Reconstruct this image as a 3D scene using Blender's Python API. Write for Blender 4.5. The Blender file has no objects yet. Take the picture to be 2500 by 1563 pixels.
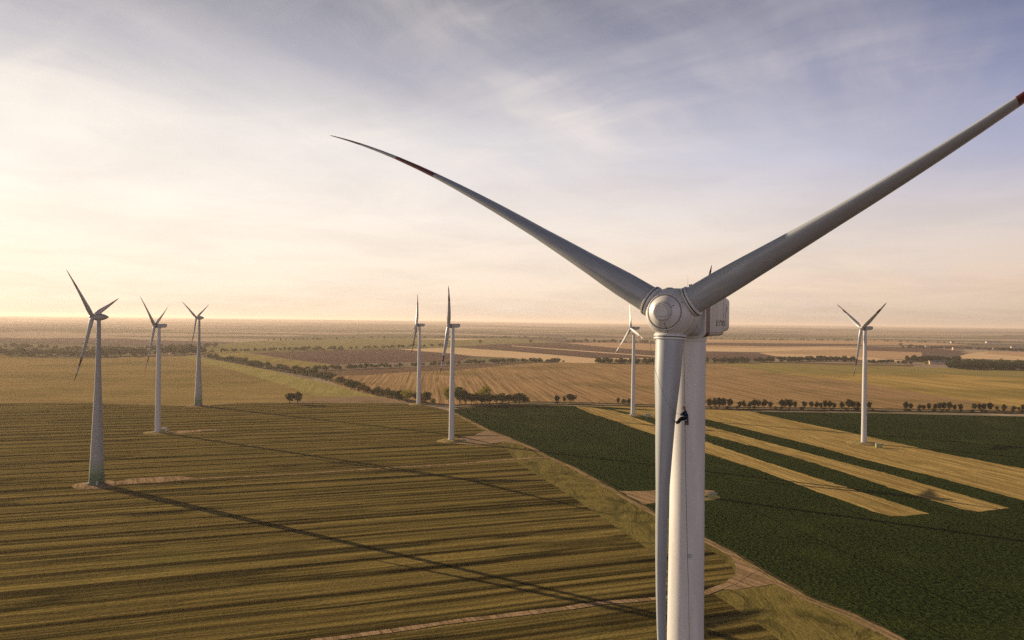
import bpy, bmesh, math, random
import numpy as np
from mathutils import Vector, Matrix, noise
from mathutils.geometry import tessellate_polygon
R = math.radians
random.seed(7)
S = bpy.context.scene
COL = S.collection
# ------------------------------------------------------------------ camera
H = 105.0                       # flying height of the camera above the fields
F = 1850.0 / 2500.0             # focal length in picture widths
ROLL, PITCH = 0.0125, 2.5 / 1850.0
CAM = Vector((0, 0, H))
fw = Vector((0, math.cos(PITCH), math.sin(PITCH)))
rt0 = Vector((1, 0, 0)); up0 = rt0.cross(fw)
rt = rt0 * math.cos(ROLL) + up0 * math.sin(ROLL)
up = -rt0 * math.sin(ROLL) + up0 * math.cos(ROLL)
cd = bpy.data.cameras.new('camera'); cam = bpy.data.objects.new('camera', cd); COL.objects.link(cam)
cam.matrix_world = Matrix(((rt.x, up.x, -fw.x, 0), (rt.y, up.y, -fw.y, 0), (rt.z, up.z, -fw.z, H), (0, 0, 0, 1)))
cd.sensor_width = 36; cd.lens = 36 * F; cd.clip_start = 0.5; cd.clip_end = 90000
S.camera = cam
def ray(px, py):
    u, v = (px - 1250) / 1850.0, (781.5 - py) / 1850.0
    return fw + rt * u + up * v
def G(px, py, z=0.0):            # the point of the ground seen at that place of the photograph
    d = ray(px, py); t = (z - H) / d.z
    return CAM + d * t
def D(px, py, y):                # the point at depth y along that line of sight
    d = ray(px, py); return CAM + d * (y / d.y)
# ------------------------------------------------------------------ light
SUN_H, SUN_E = R(147.5), R(15.3)
sd = Vector((math.cos(SUN_H) * math.cos(SUN_E), math.sin(SUN_H) * math.cos(SUN_E), math.sin(SUN_E)))
sl = bpy.data.lights.new('sun', 'SUN'); sl.energy = 5.0; sl.angle = R(0.2); sl.color = (1.0, 0.80, 0.56)
so = bpy.data.objects.new('sun', sl); COL.objects.link(so); so.rotation_euler = sd.to_track_quat('Z', 'Y').to_euler()
so.location = (0, -20, 300)
S.view_settings.view_transform = 'Standard'; S.view_settings.look = 'None'; S.view_settings.exposure = 0.85; S.view_settings.gamma = 1.0
S.cycles.use_denoising = False
S.cycles.max_bounces = 4; S.cycles.diffuse_bounces = 2; S.cycles.glossy_bounces = 2; S.cycles.volume_bounces = 0
S.cycles.transparent_max_bounces = 4; S.cycles.sample_clamp_indirect = 4
HAZE_D, HAZE_G, HAZE_C = 0.000044, 0.25, (1.0, 0.84, 0.72)

W = bpy.data.worlds.new('World'); S.world = W; W.use_nodes = True
nt = W.node_tree; nt.nodes.clear()
class NB:                        # small node builder
    def __init__(s, nt): s.nt = nt
    def n(s, typ, ins=None, **kw):
        o = s.nt.nodes.new(typ)
        for k, v in kw.items(): setattr(o, k, v)
        for k, v in (ins or {}).items():
            i = o.inputs[k]
            if isinstance(v, bpy.types.NodeSocket): s.nt.links.new(v, i)
            else: i.default_value = v
        return o
    def m(s, op, a, b=0.0, c=None, clamp=False):
        o = s.n('ShaderNodeMath', {0: a, 1: b}, operation=op, use_clamp=clamp)
        if c is not None:
            if isinstance(c, bpy.types.NodeSocket): s.nt.links.new(c, o.inputs[2])
            else: o.inputs[2].default_value = c
        return o.outputs[0]
    def mr(s, x, a, b, c=0.0, d=1.0, smooth=True):
        return s.n('ShaderNodeMapRange', {0: x, 1: a, 2: b, 3: c, 4: d}, interpolation_type='SMOOTHSTEP' if smooth else 'LINEAR').outputs[0]
    def mix(s, f, a, b, mode='MIX'):
        o = s.n('ShaderNodeMix', data_type='RGBA', blend_type=mode)
        for i, v in ((0, f), (6, a), (7, b)):
            if isinstance(v, bpy.types.NodeSocket): s.nt.links.new(v, o.inputs[i])
            elif i == 0: o.inputs[i].default_value = v
            else: o.inputs[i].default_value = (*v, 1) if len(v) == 3 else v
        return o.outputs[2]
    def ramp(s, x, stops, interp='LINEAR'):
        o = s.n('ShaderNodeValToRGB', {0: x}); cr = o.color_ramp; cr.interpolation = interp
        while len(cr.elements) < len(stops): cr.elements.new(0.5)
        for e, (p, c) in zip(cr.elements, stops):
            e.position = p; e.color = (*c, 1) if len(c) == 3 else c
        return o.outputs[0]
    def noise(s, vec, scale, detail=4, rough=0.55, dist=0.0):
        return s.n('ShaderNodeTexNoise', {'Vector': vec, 'Scale': scale, 'Detail': detail, 'Roughness': rough, 'Distortion': dist}).outputs[0]
b = NB(nt)
tc = b.n('ShaderNodeTexCoord').outputs['Generated']
nrm = b.n('ShaderNodeVectorMath', {0: tc}, operation='NORMALIZE').outputs[0]
sep = b.n('ShaderNodeSeparateXYZ', {0: nrm})
dx, dy, dz = sep.outputs
sdot = b.n('ShaderNodeVectorMath', {0: nrm, 1: sd}, operation='DOT_PRODUCT').outputs['Value']
el = b.m('MAXIMUM', dz, 0.0)
away = b.ramp(el, [(0.0, (.38, .285, .23)), (.022, (.47, .355, .29)), (.045, (.56, .42, .345)), (.12, (.47, .415, .44)), (.20, (.25, .27, .45)), (.29, (.085, .115, .27)),
                   (.40, (.045, .07, .17)), (.55, (.012, .025, .06)), (1.0, (.008, .015, .04))])
tow = b.ramp(el, [(0.0, (.70, .56, .43)), (.02, (.74, .61, .475)), (.05, (.76, .645, .53)), (.13, (.75, .67, .59)), (.22, (.64, .60, .57)), (.31, (.35, .34, .38)),
                  (.42, (.16, .16, .19)), (.6, (.025, .035, .065)), (1.0, (.01, .018, .04))])
behind = b.mr(b.m('ADD', dy, b.m('MULTIPLY', el, 1.2)), -.7, -.1, 3.2, 1.0)
away = b.mix(1.0, away, b.n('ShaderNodeCombineColor', {0: behind, 1: behind, 2: b.m('MULTIPLY', behind, .93)}).outputs[0], 'MULTIPLY')
t = b.mr(sdot, -0.15, 0.85, 0, 1, smooth=False)
base = b.mix(t, away, tow)
# thin cirrus spread on a high layer: the direction is projected on it, so the wisps crowd together towards the horizon
den = b.m('ADD', el, 0.10)
cx_ = b.m('DIVIDE', dx, den); cy_ = b.m('DIVIDE', dy, den)
pv = b.n('ShaderNodeCombineXYZ', {0: cx_, 1: cy_, 2: 0.0}).outputs[0]
wv = b.n('ShaderNodeTexNoise', {'Vector': pv, 'Scale': 0.9, 'Detail': 4.0}).outputs[1]
wv = b.n('ShaderNodeVectorMath', {0: wv, 1: (.5, .5, .5)}, operation='SUBTRACT').outputs[0]
wv = b.n('ShaderNodeVectorMath', {0: wv, 'Scale': 0.55}, operation='SCALE').outputs[0]
pw = b.n('ShaderNodeVectorMath', {0: pv, 1: wv}, operation='ADD').outputs[0]
def wisps(rot, sx, sy, sc, det, off=0.0):
    rv = b.n('ShaderNodeVectorRotate', {'Vector': pw, 'Angle': -rot}, rotation_type='Z_AXIS').outputs[0]
    mp = b.n('ShaderNodeMapping', {'Vector': rv, 'Location': (off, off * .7, off), 'Scale': (sx, sy, 1)}).outputs[0]
    return b.noise(mp, sc, det, 0.56, 0.1)
w1 = b.mr(wisps(R(58), .40, 1.9, .9, 8, 3.1), .42, .78)
w2 = b.mr(wisps(R(140), .40, 2.2, 1.4, 7, 9.4), .44, .80)
w3 = b.mr(b.noise(pw, .45, 4, .55, .2), .42, .66)
cl = b.m('MULTIPLY', b.m('ADD', b.m('MULTIPLY', w1, 1.0), b.m('MULTIPLY', w2, .75)), b.m('ADD', b.m('MULTIPLY', w3, .8), .2))
cl = b.m('MULTIPLY', cl, b.mr(el, .02, .16, .3, 1.0), clamp=True)
ccol = b.mix(t, (.40, .35, .41), (.76, .69, .60))
cl = b.m('MULTIPLY', cl, b.mr(t, .0, .7, .45, .85))
skyc = b.mix(cl, base, ccol)
dk = b.mr(b.noise(pw, .8, 5, .6, .3), .38, .70, 1.03, .92)
skyc = b.mix(1.0, skyc, b.n('ShaderNodeCombineColor', {0: dk, 1: dk, 2: b.m('ADD', b.m('MULTIPLY', dk, .9), .1)}).outputs[0], 'MULTIPLY')
ns = b.n('ShaderNodeTexSky', sky_type='NISHITA', sun_disc=False, sun_elevation=SUN_E, sun_rotation=math.pi / 2 - SUN_H, air_density=1.2, dust_density=2.0)
nsc = b.n('ShaderNodeVectorMath', {0: ns.outputs[0], 'Scale': 0.06}, operation='SCALE').outputs[0]
skyc = b.mix(0.06, skyc, nsc)
skyc = b.mix(b.mr(dz, -0.02, 0.0, 1, 0), skyc, (.06, .05, .03))
bg = b.n('ShaderNodeBackground', {0: skyc, 1: 0.80})
nt.links.new(bg.outputs[0], b.n('ShaderNodeOutputWorld').inputs[0])

# ------------------------------------------------------------------ helpers
def tag(o, label=None, cat=None, group=None, kind=None):
    if label: o['label'] = label
    if cat: o['category'] = cat
    if group: o['group'] = group
    if kind: o['kind'] = kind
    return o
def mesh(name, v, f, m=None, smooth=False, parent=None, mi=None):
    me = bpy.data.meshes.new(name); me.from_pydata([tuple(x) for x in v], [], f)
    for x in (m if isinstance(m, (list, tuple)) else [m]):
        if x: me.materials.append(x)
    if mi: me.polygons.foreach_set('material_index', mi)
    if smooth: me.polygons.foreach_set('use_smooth', [True] * len(me.polygons))
    me.update()
    o = bpy.data.objects.new(name, me); COL.objects.link(o)
    if parent: o.parent = parent
    return o
def empty(name, loc, rz=0.0):
    o = bpy.data.objects.new(name, None); COL.objects.link(o); o.location = loc; o.rotation_euler = (0, 0, rz); o.empty_display_size = 1; return o
class MB:                        # collects simple shapes into one mesh
    def __init__(s): s.v = []; s.f = []
    def add(s, v, f):
        k = len(s.v); s.v += [Vector(x) for x in v]; s.f += [tuple(i + k for i in q) for q in f]
    def box(s, c, sz, M=None, tx=1.0, ty=1.0):    # tx, ty: how far the top is drawn in
        hx, hy, hz = sz[0] / 2, sz[1] / 2, sz[2] / 2
        v = [(-hx, -hy, -hz), (hx, -hy, -hz), (hx, hy, -hz), (-hx, hy, -hz), (-hx * tx, -hy * ty, hz), (hx * tx, -hy * ty, hz), (hx * tx, hy * ty, hz), (-hx * tx, hy * ty, hz)]
        v = [Vector(x) + Vector(c) for x in v]
        if M: v = [M @ x for x in v]
        s.add(v, [(0, 3, 2, 1), (4, 5, 6, 7), (0, 1, 5, 4), (1, 2, 6, 5), (2, 3, 7, 6), (3, 0, 4, 7)])
    def lathe(s, prof, n=48, M=None, axis='z', cap=True):
        v = []; f = []
        for (h, r) in prof:
            for i in range(n):
                a = 2 * math.pi * i / n
                p = (r * math.cos(a), r * math.sin(a), h) if axis == 'z' else (r * math.cos(a), h, r * math.sin(a))
                v.append(M @ Vector(p) if M else Vector(p))
        for j in range(len(prof) - 1):
            for i in range(n):
                q = (j * n + i, j * n + (i + 1) % n, (j + 1) * n + (i + 1) % n, (j + 1) * n + i)
                f.append(q if axis == 'z' else q[::-1])
        if cap:
            f.append(tuple(range(n))[::-1]); f.append(tuple((len(prof) - 1) * n + i for i in range(n)))
        s.add(v, f)
    def tube(s, pts, r, n=8):
        pts = [Vector(p) for p in pts]; v = []; f = []
        for k, p in enumerate(pts):
            d = (pts[min(k + 1, len(pts) - 1)] - pts[max(k - 1, 0)]).normalized()
            a = d.orthogonal().normalized() if k == 0 else (a - d * a.dot(d)).normalized()
            c = d.cross(a); rr = r[k] if isinstance(r, (list, tuple)) else r
            for i in range(n):
                t = 2 * math.pi * i / n; v.append(p + (a * math.cos(t) + c * math.sin(t)) * rr)
        for k in range(len(pts) - 1):
            for i in range(n): f.append((k * n + i, k * n + (i + 1) % n, (k + 1) * n + (i + 1) % n, (k + 1) * n + i))
        f.append(tuple(range(n))[::-1]); f.append(tuple((len(pts) - 1) * n + i for i in range(n)))
        s.add(v, f)
    def build(s, name, m, parent=None, smooth=False): return mesh(name, s.v, s.f, m, smooth, parent)
def smooth_by_angle(o, deg=35):
    me = o.data; me.polygons.foreach_set('use_smooth', [True] * len(me.polygons))
    bm = bmesh.new(); bm.from_mesh(me)
    for e in bm.edges:
        if len(e.link_faces) == 2 and e.calc_face_angle(0) > R(deg): e.smooth = False
    bm.to_mesh(me); bm.free(); return o
def copy_tree(o, parent=None):
    c = o.copy(); COL.objects.link(c); c.parent = parent
    for ch in o.children: copy_tree(ch, c)
    return c
NUM = ['first', 'second', 'third', 'fourth', 'fifth', 'sixth', 'seventh', 'eighth', 'ninth', 'tenth', 'eleventh', 'twelfth', 'thirteenth', 'fourteenth', 'fifteenth', 'sixteenth', 'seventeenth', 'eighteenth', 'nineteenth']
TENS = {2: ('twentieth', 'twenty'), 3: ('thirtieth', 'thirty'), 4: ('fortieth', 'forty'), 5: ('fiftieth', 'fifty'), 6: ('sixtieth', 'sixty'), 7: ('seventieth', 'seventy')}
def nth(i):                      # 0 -> first
    if i < 19: return NUM[i]
    i += 1; a, c = TENS[i // 10]
    return a if i % 10 == 0 else c + '-' + NUM[i % 10 - 1]

# ------------------------------------------------------------------ materials
def newmat(name):
    m = bpy.data.materials.new(name); m.use_nodes = True; m.node_tree.nodes.clear(); return m, NB(m.node_tree)
def finish(m, b, col, rough=0.9, spec=0.3, bump=None, bstr=0.5, bdist=0.1, metal=0.0):
    p = b.n('ShaderNodeBsdfPrincipled', {'Base Color': col if isinstance(col, bpy.types.NodeSocket) else (*col, 1), 'Roughness': rough, 'Specular IOR Level': spec, 'Metallic': metal})
    if bump is not None:
        bn = b.n('ShaderNodeBump', {'Strength': bstr, 'Distance': bdist, 'Height': bump}); b.nt.links.new(bn.outputs[0], p.inputs['Normal'])
    b.nt.links.new(p.outputs[0], b.n('ShaderNodeOutputMaterial').inputs[0]); return m
def rotated(b, ang, sx=1.0, sy=1.0, vec=None):
    # coordinates turned so that x runs along the rows, then scaled
    v = vec if vec is not None else b.n('ShaderNodeNewGeometry').outputs['Position']
    v = b.n('ShaderNodeVectorRotate', {'Vector': v, 'Angle': -ang}, rotation_type='Z_AXIS').outputs[0]
    return b.n('ShaderNodeVectorMath', {0: v, 1: (sx, sy, 1)}, operation='MULTIPLY').outputs[0]
def farm(name, cA, cB, cC, ang, along, across, lo=.38, hi=.62, fine=1.2, finea=.45, lines=None, blotch=120, blo=.5, bhi=.75, bstr=.6, bdist=.25, second=None, wig=0.0, lmod=(.35, .6), lines2=None):
    m, b = newmat(name)
    pos = b.n('ShaderNodeNewGeometry').outputs['Position']
    if wig:
        w = b.n('ShaderNodeTexNoise', {'Vector': pos, 'Scale': 1 / 90.0, 'Detail': 2.0}).outputs[1]
        w = b.n('ShaderNodeVectorMath', {0: w, 1: (.5, .5, .5)}, operation='SUBTRACT').outputs[0]
        w = b.n('ShaderNodeVectorMath', {0: w, 'Scale': wig}, operation='SCALE').outputs[0]
        pos = b.n('ShaderNodeVectorMath', {0: pos, 1: w}, operation='ADD').outputs[0]
    n1 = b.mr(b.noise(rotated(b, ang, 1 / along, 1 / across, pos), 1.0, 5, .6), lo, hi)
    n3 = b.mr(b.noise(pos, 1.0 / blotch, 4, .6), blo, bhi)
    nf = b.noise(rotated(b, ang, .45 / fine, 1 / fine, pos), 1.0, 3, .7)
    col = b.mix(n1, cA, cB); col = b.mix(b.m('MULTIPLY', n3, .8), col, cC)
    k = b.mr(nf, .3, .7, 1 - finea, 1 + finea, smooth=False)
    if second:                   # a finer set of streaks: along, across, strength
        n4 = b.noise(rotated(b, ang, 1 / second[0], 1 / second[1], pos), 1.0, 3, .6)
        k = b.m('MULTIPLY', k, b.mr(n4, .38, .62, 1 - second[2], 1 + second[2] * .6))
    if lines:                    # wheel tracks, or row bands with painted relief shade: spacing, width share, darkness
        y = b.n('ShaderNodeSeparateXYZ', {0: rotated(b, ang, 1, 1, pos)}).outputs[1]
        fr = b.m('FRACT', b.m('DIVIDE', y, lines[0]))
        d = b.mr(b.m('ABSOLUTE', b.m('SUBTRACT', fr, .5)), lines[1] * .3, lines[1], lines[2], 0.0)
        d = b.m('MULTIPLY', d, b.mr(b.noise(rotated(b, ang, 1 / 160, 1 / lines[0], pos), 1.0, 2), *lmod))
        k = b.m('MULTIPLY', k, b.m('SUBTRACT', 1.0, d))
        if lines2:
            fr = b.m('FRACT', b.m('DIVIDE', y, lines2[0])); d = b.mr(b.m('ABSOLUTE', b.m('SUBTRACT', fr, .5)), lines2[1] * .3, lines2[1], lines2[2], 0.0)
            k = b.m('MULTIPLY', k, b.m('SUBTRACT', 1.0, b.m('MULTIPLY', d, b.mr(b.noise(rotated(b, ang, 1 / 240, 1 / (lines2[0] * 1.3), pos), 1.0, 3), .3, .65))))
    kc = b.n('ShaderNodeCombineColor', {0: k, 1: k, 2: k}).outputs[0]
    col = b.mix(1.0, col, kc, 'MULTIPLY')
    return finish(m, b, col, 1.0, 0.0, b.m('ADD', nf, b.m('MULTIPLY', n1, 1.5)), bstr, bdist)

ROWS_L = math.atan2(G(1600, 1463).y - G(848, 1558).y, G(1600, 1463).x - G(848, 1558).x)   # rows of the near left field
def vanish(px): d = ray(px, 785); return math.atan2(d.y, d.x)
A_BROWN, A_GOLD = vanish(1052), vanish(825)
M_left = farm('striped_crop', (.022, .020, .006), (.195, .140, .040), (.110, .112, .024), ROWS_L, 1100, 8.0, .30, .62, .6, .5, lines=(19, .17, .66), second=(420, 1.8, .32), blotch=90, blo=.54, bhi=.85, bstr=.8, bdist=.3, wig=2.5, lmod=(.22, .5), lines2=(6.33, .24, .42))  # dark bands: crop rows with low-sun relief shade painted into the colour
M_head = farm('headland_grass', (.11, .088, .025), (.165, .128, .037), (.035, .035, .011), ROWS_L + R(70), 60, 9, .35, .6, .8, .4, blotch=22, blo=.5, bhi=.72, wig=26)
M_beet = farm('beet_leaves', (.003, .008, .002), (.034, .054, .012), (.048, .060, .014), A_GOLD, 2.0, 1.4, .36, .64, .4, .75, lines=(27, .03, .6), blotch=55, blo=.46, bhi=.85, bstr=1.0, bdist=.4)
M_gold = farm('stubble_gold', (.25, .165, .052), (.40, .275, .095), (.16, .125, .035), A_GOLD, 130, 4.0, .35, .65, .9, .32, second=(90, 1.6, .22), blotch=60, blo=.52, bhi=.75, wig=4)
M_brown = farm('ploughed_brown', (.25, .150, .068), (.38, .235, .112), (.18, .13, .048), A_BROWN, 260, 6, .35, .65, 1.6, .2, lines=(26, .10, .42), second=(180, 2.6, .16), blotch=220, blo=.48, bhi=.68)
M_bdark = farm('turned_soil_strip', (.12, .075, .045), (.17, .11, .065), (.10, .075, .045), R(6), 200, 8, fine=2)
M_gold2 = farm('far_stubble', (.33, .215, .062), (.43, .285, .095), (.20, .15, .042), A_BROWN - R(1), 500, 16, .35, .62, 2.5, .2, second=(300, 6, .22), blotch=260, blo=.45, bhi=.62)
M_olive = farm('far_olive', (.20, .155, .05), (.26, .20, .065), (.26, .19, .075), A_BROWN, 400, 30, fine=3, finea=.2, blotch=300)
M_lbrown = farm('far_left_brown', (.22, .15, .055), (.29, .20, .075), (.17, .13, .042), R(8), 300, 14, .35, .65, 1.8, .25, second=(150, 5, .2), blotch=200, blo=.45, bhi=.62)
M_lgreen = farm('grass_margin', (.24, .20, .062), (.29, .235, .08), (.18, .15, .05), R(100), 200, 12, fine=2, finea=.2)
M_pink = farm('pale_bare_soil', (.21, .135, .075), (.28, .19, .11), (.13, .10, .038), R(20), 60, 8, fine=1.2, finea=.25, blotch=40)
M_dirt = farm('dirt_track', (.20, .13, .065), (.32, .21, .115), (.09, .072, .026), R(120), 40, 3, fine=.6, finea=.35, blotch=12, blo=.55, bhi=.75)
M_tan = farm('far_tan', (.38, .235, .13), (.44, .285, .16), (.32, .20, .105), R(10), 500, 40, fine=5, finea=.15, blotch=400)
M_sand = farm('far_sand', (.52, .35, .19), (.58, .41, .24), (.46, .31, .17), R(10), 500, 40, fine=5, finea=.12, blotch=400)
M_purple = farm('far_ploughed', (.09, .055, .042), (.13, .08, .06), (.08, .05, .035), R(10), 500, 30, fine=4, finea=.2, blotch=400)
M_grn = farm('far_green', (.165, .14, .055), (.21, .175, .07), (.19, .15, .06), R(10), 500, 40, fine=5, finea=.2, blotch=300)
M_verge = farm('dark_verge', (.035, .032, .014), (.075, .06, .022), (.04, .045, .015), R(0), 60, 4, fine=1, finea=.5, blotch=30)
M_road = farm('road_surface', (.32, .24, .165), (.38, .29, .20), (.27, .20, .13), R(0), 80, 2, fine=.8, finea=.15, blotch=30)

def paint(name, col, rough=.42, spec=.5, dirt=.10, dscale=.5):
    m, b = newmat(name)
    o = b.n('ShaderNodeTexCoord').outputs['Object']
    st = b.n('ShaderNodeVectorMath', {0: o, 1: (1, 1, .12)}, operation='MULTIPLY').outputs[0]
    n1 = b.noise(st, dscale * 2.2, 5, .6); n2 = b.noise(o, dscale * 14, 3, .6)
    k = b.mr(b.m('ADD', b.m('MULTIPLY', n1, .7), b.m('MULTIPLY', n2, .3)), .35, .7, 1 - dirt, 1 + dirt * .3)
    kc = b.n('ShaderNodeCombineColor', {0: k, 1: k, 2: b.m('MULTIPLY', k, .985)}).outputs[0]
    return finish(m, b, b.mix(1.0, col, kc, 'MULTIPLY'), rough, spec, n2, .05, .02)
P_white = paint('turbine_white', (.52, .50, .47), dirt=.2)
P_tower = paint('tower_white', (.57, .55, .525), dirt=.16)
P_far = paint('far_tower_white', (.42, .41, .39), dirt=.12)
P_seam_shade = paint('seam_and_shade_dark', (.10, .10, .10))
P_grey = paint('grey_flange', (.34, .35, .34))
P_lgrey = paint('light_grey_shell', (.50, .49, .46))
P_black = paint('black_parts', (.015, .015, .015))
P_red = paint('dark_red_stripe', (.075, .014, .018))
P_letter = paint('dark_lettering', (.03, .025, .03))
P_navy = paint('navy_cloth', (.012, .022, .05), rough=.9, spec=.1)
P_trous = paint('black_trousers', (.012, .012, .018), rough=.9, spec=.1)
P_helmet = paint('orange_helmet', (.22, .10, .03), rough=.4)
P_skin = paint('skin', (.20, .11, .07), rough=.6)
P_rope = paint('dark_rope', (.06, .05, .045), rough=.9)
P_rope2 = paint('yellow_green_rope', (.30, .30, .10), rough=.9)
P_roperd = paint('red_rope', (.30, .06, .04), rough=.9)
P_ltrope = paint('pale_rope', (.45, .38, .30), rough=.9)
def blade_paint(name, L, col=(.29, .305, .305)):
    m, b = newmat(name)
    o = b.n('ShaderNodeTexCoord').outputs['Object']
    z = b.n('ShaderNodeSeparateXYZ', {0: o}).outputs[2]
    r = b.m('DIVIDE', z, L)
    a = b.m('MULTIPLY', b.m('GREATER_THAN', r, .629), b.m('LESS_THAN', r, .755))
    band = b.m('ADD', a, b.m('GREATER_THAN', r, .879), clamp=True)
    st = b.n('ShaderNodeVectorMath', {0: o, 1: (1, 1, .15)}, operation='MULTIPLY').outputs[0]
    k = b.mr(b.noise(st, 1.6, 5, .6), .35, .7, .86, 1.04); kc = b.n('ShaderNodeCombineColor', {0: k, 1: k, 2: k}).outputs[0]
    c = b.mix(band, col, (.10, .013, .014))
    return finish(m, b, b.mix(1.0, c, kc, 'MULTIPLY'), .38, .5)
def graded(name):                # green rings at the foot of the conical concrete towers
    m, b = newmat(name)
    z = b.n('ShaderNodeSeparateXYZ', {0: b.n('ShaderNodeTexCoord').outputs['Object']}).outputs[2]
    k = b.m('DIVIDE', b.m('FLOOR', b.m('DIVIDE', z, 2.6)), 6.0, clamp=True)
    c = b.ramp(k, [(0, (.035, .075, .035)), (.3, (.07, .12, .06)), (.6, (.18, .23, .15)), (.85, (.23, .24, .205)), (1, (.27, .27, .25))])
    n = b.noise(b.n('ShaderNodeTexCoord').outputs['Object'], .8, 5, .6); q = b.mr(n, .3, .7, .9, 1.04)
    c = b.mix(1.0, c, b.n('ShaderNodeCombineColor', {0: q, 1: q, 2: q}).outputs[0], 'MULTIPLY')
    return finish(m, b, c, .6, .3)
P_cone = graded('conical_tower_paint')
def leafmat(name, cA, cB, cC=None):
    m, b = newmat(name)
    oi = b.n('ShaderNodeObjectInfo').outputs['Random']
    n = b.noise(b.n('ShaderNodeNewGeometry').outputs['Position'], .35, 3, .7)
    c = b.mix(b.mr(n, .3, .7), cA, cB)
    if cC: c = b.mix(b.mr(oi, .55, .95), c, cC)
    d = b.n('ShaderNodeBsdfDiffuse', {0: c, 1: 1.0}); tr = b.n('ShaderNodeBsdfTranslucent', {0: c})
    mx = b.n('ShaderNodeMixShader', {0: .22, 1: d.outputs[0], 2: tr.outputs[0]})
    b.nt.links.new(mx.outputs[0], b.n('ShaderNodeOutputMaterial').inputs[0]); return m
L_dark = leafmat('leaves_dark', (.016, .026, .010), (.055, .065, .02), (.05, .05, .018))
L_mid = leafmat('leaves_mid', (.04, .06, .018), (.10, .115, .03), (.13, .10, .035))
L_brown = leafmat('leaves_brown', (.10, .07, .025), (.19, .13, .045))
L_yellow = leafmat('leaves_yellow', (.26, .22, .03), (.42, .36, .05))
L_far = leafmat('leaves_far', (.035, .045, .018), (.09, .09, .032))
P_bark = paint('bark', (.06, .045, .03), rough=1, spec=0)

# ------------------------------------------------------------------ ground
def grid_ground():
    def axis(a, c, n, s0): # denser near zero
        t = np.linspace(-1, 1, n); v = np.sinh(t * s0) / math.sinh(s0)
        return np.where(v < 0, v * -a, v * c)
    xs = axis(-60000, 60000, 190, 4.0); ys = np.concatenate([np.linspace(-2500, 6000, 24), 6000 + np.linspace(0, 1, 90)[1:] ** 1.9 * 54000])
    v = []; f = []
    for y in ys:
        for x in xs:
            d = math.hypot(x, y); w = min(max((d - 5200) / 5000, 0), 1); w = w * w * (3 - 2 * w)
            h = noise.noise((x / 5200, y / 3400, 1.7)) * 34 + noise.noise((x / 1900, y / 1300, 5.1)) * 12 + 6
            w2 = min(max((d - 14000) / 9000, 0), 1)
            v.append((x, y, w * h + w2 * (26 + noise.noise((x / 7000, 3.3, 2.2)) * 30)))
    n = len(xs)
    for j in range(len(ys) - 1):
        for i in range(n - 1): f.append((j * n + i, j * n + i + 1, (j + 1) * n + i + 1, (j + 1) * n + i))
    m, b = newmat('far_farmland')
    pos = b.n('ShaderNodeNewGeometry').outputs['Position']
    w = b.n('ShaderNodeTexNoise', {'Vector': pos, 'Scale': 1 / 2500.0, 'Detail': 2.0}).outputs[1]
    w = b.n('ShaderNodeVectorMath', {0: w, 'Scale': 900.0}, operation='SCALE').outputs[0]
    p2 = b.n('ShaderNodeVectorMath', {0: pos, 1: w}, operation='ADD').outputs[0]
    q = rotated(b, R(-17), 1 / 1300, 1 / 620, p2)
    vo = b.n('ShaderNodeTexVoronoi', {'Vector': q, 'Scale': 1.0}, distance='CHEBYCHEV', voronoi_dimensions='2D')
    rnd = b.n('ShaderNodeSeparateColor', {0: vo.outputs['Color']}).outputs[0]
    c = b.ramp(rnd, [(0, (.12, .085, .07)), (.18, (.26, .19, .13)), (.34, (.155, .13, .07)), (.5, (.34, .255, .175)), (.62, (.19, .14, .10)), (.74, (.13, .115, .065)), (.87, (.28, .21, .14))], 'CONSTANT')
    st = b.noise(rotated(b, R(-17), 1 / 900, 1 / 70, p2), 1.0, 4); st = b.mr(st, .35, .65, .8, 1.15)
    c = b.mix(1.0, c, b.n('ShaderNodeCombineColor', {0: st, 1: st, 2: st}).outputs[0], 'MULTIPLY')
    # rough pasture, copses and hedges seen as dark flecks
    hd = b.noise(rotated(b, R(-8), 1 / 1500, 1 / 700, pos), 1.0, 4, .62)
    c = b.mix(b.mr(hd, .52, .66, 0, .85), c, (.075, .07, .04))
    o = mesh('ground', v, f, finish(m, b, c, 1.0, 0.0), True)
    tag(o, kind='structure'); return o
grid_ground()
def offset_line(pts, w):
    out = []
    for i, p in enumerate(pts):
        d = (pts[min(i + 1, len(pts) - 1)] - pts[max(i - 1, 0)]); d.z = 0; d.normalize()
        ww = w[i] if isinstance(w, (list, tuple)) else w
        out.append((p + Vector((-d.y, d.x, 0)) * ww / 2, p - Vector((-d.y, d.x, 0)) * ww / 2))
    return out
def densify(pts, closed=True, step=None):
    out = []; n = len(pts)
    for i in range(n if closed else n - 1):
        a, c = pts[i], pts[(i + 1) % n]; dist = min((a).length, (c).length)
        k = max(1, min(int((c - a).length / (step or max(3, dist * .008))), 220))
        for j in range(k): out.append(a.lerp(c, j / k))
    if not closed: out.append(pts[-1])
    return out
def field(name, m, px, z, jit=.6, world=None):
    pts = densify(world if world else [G(*p) for p in px])
    P = []
    for i, p in enumerate(pts):
        s = jit * (1 + p.length / 900)
        P.append(Vector((p.x + noise.noise((p.x / 4, p.y / 4, 3)) * s + random.uniform(-.25, .25) * s, p.y + noise.noise((p.x / 4, p.y / 4, 9)) * s * 1.2, z)))
    tri = tessellate_polygon([P])
    f = []
    for t in tri:
        a, c, d = (P[i] for i in t)
        f.append(tuple(t) if (c - a).cross(d - a).z > 0 else tuple(t)[::-1])
    return tag(mesh(name, P, f, m), kind='structure')
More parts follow.
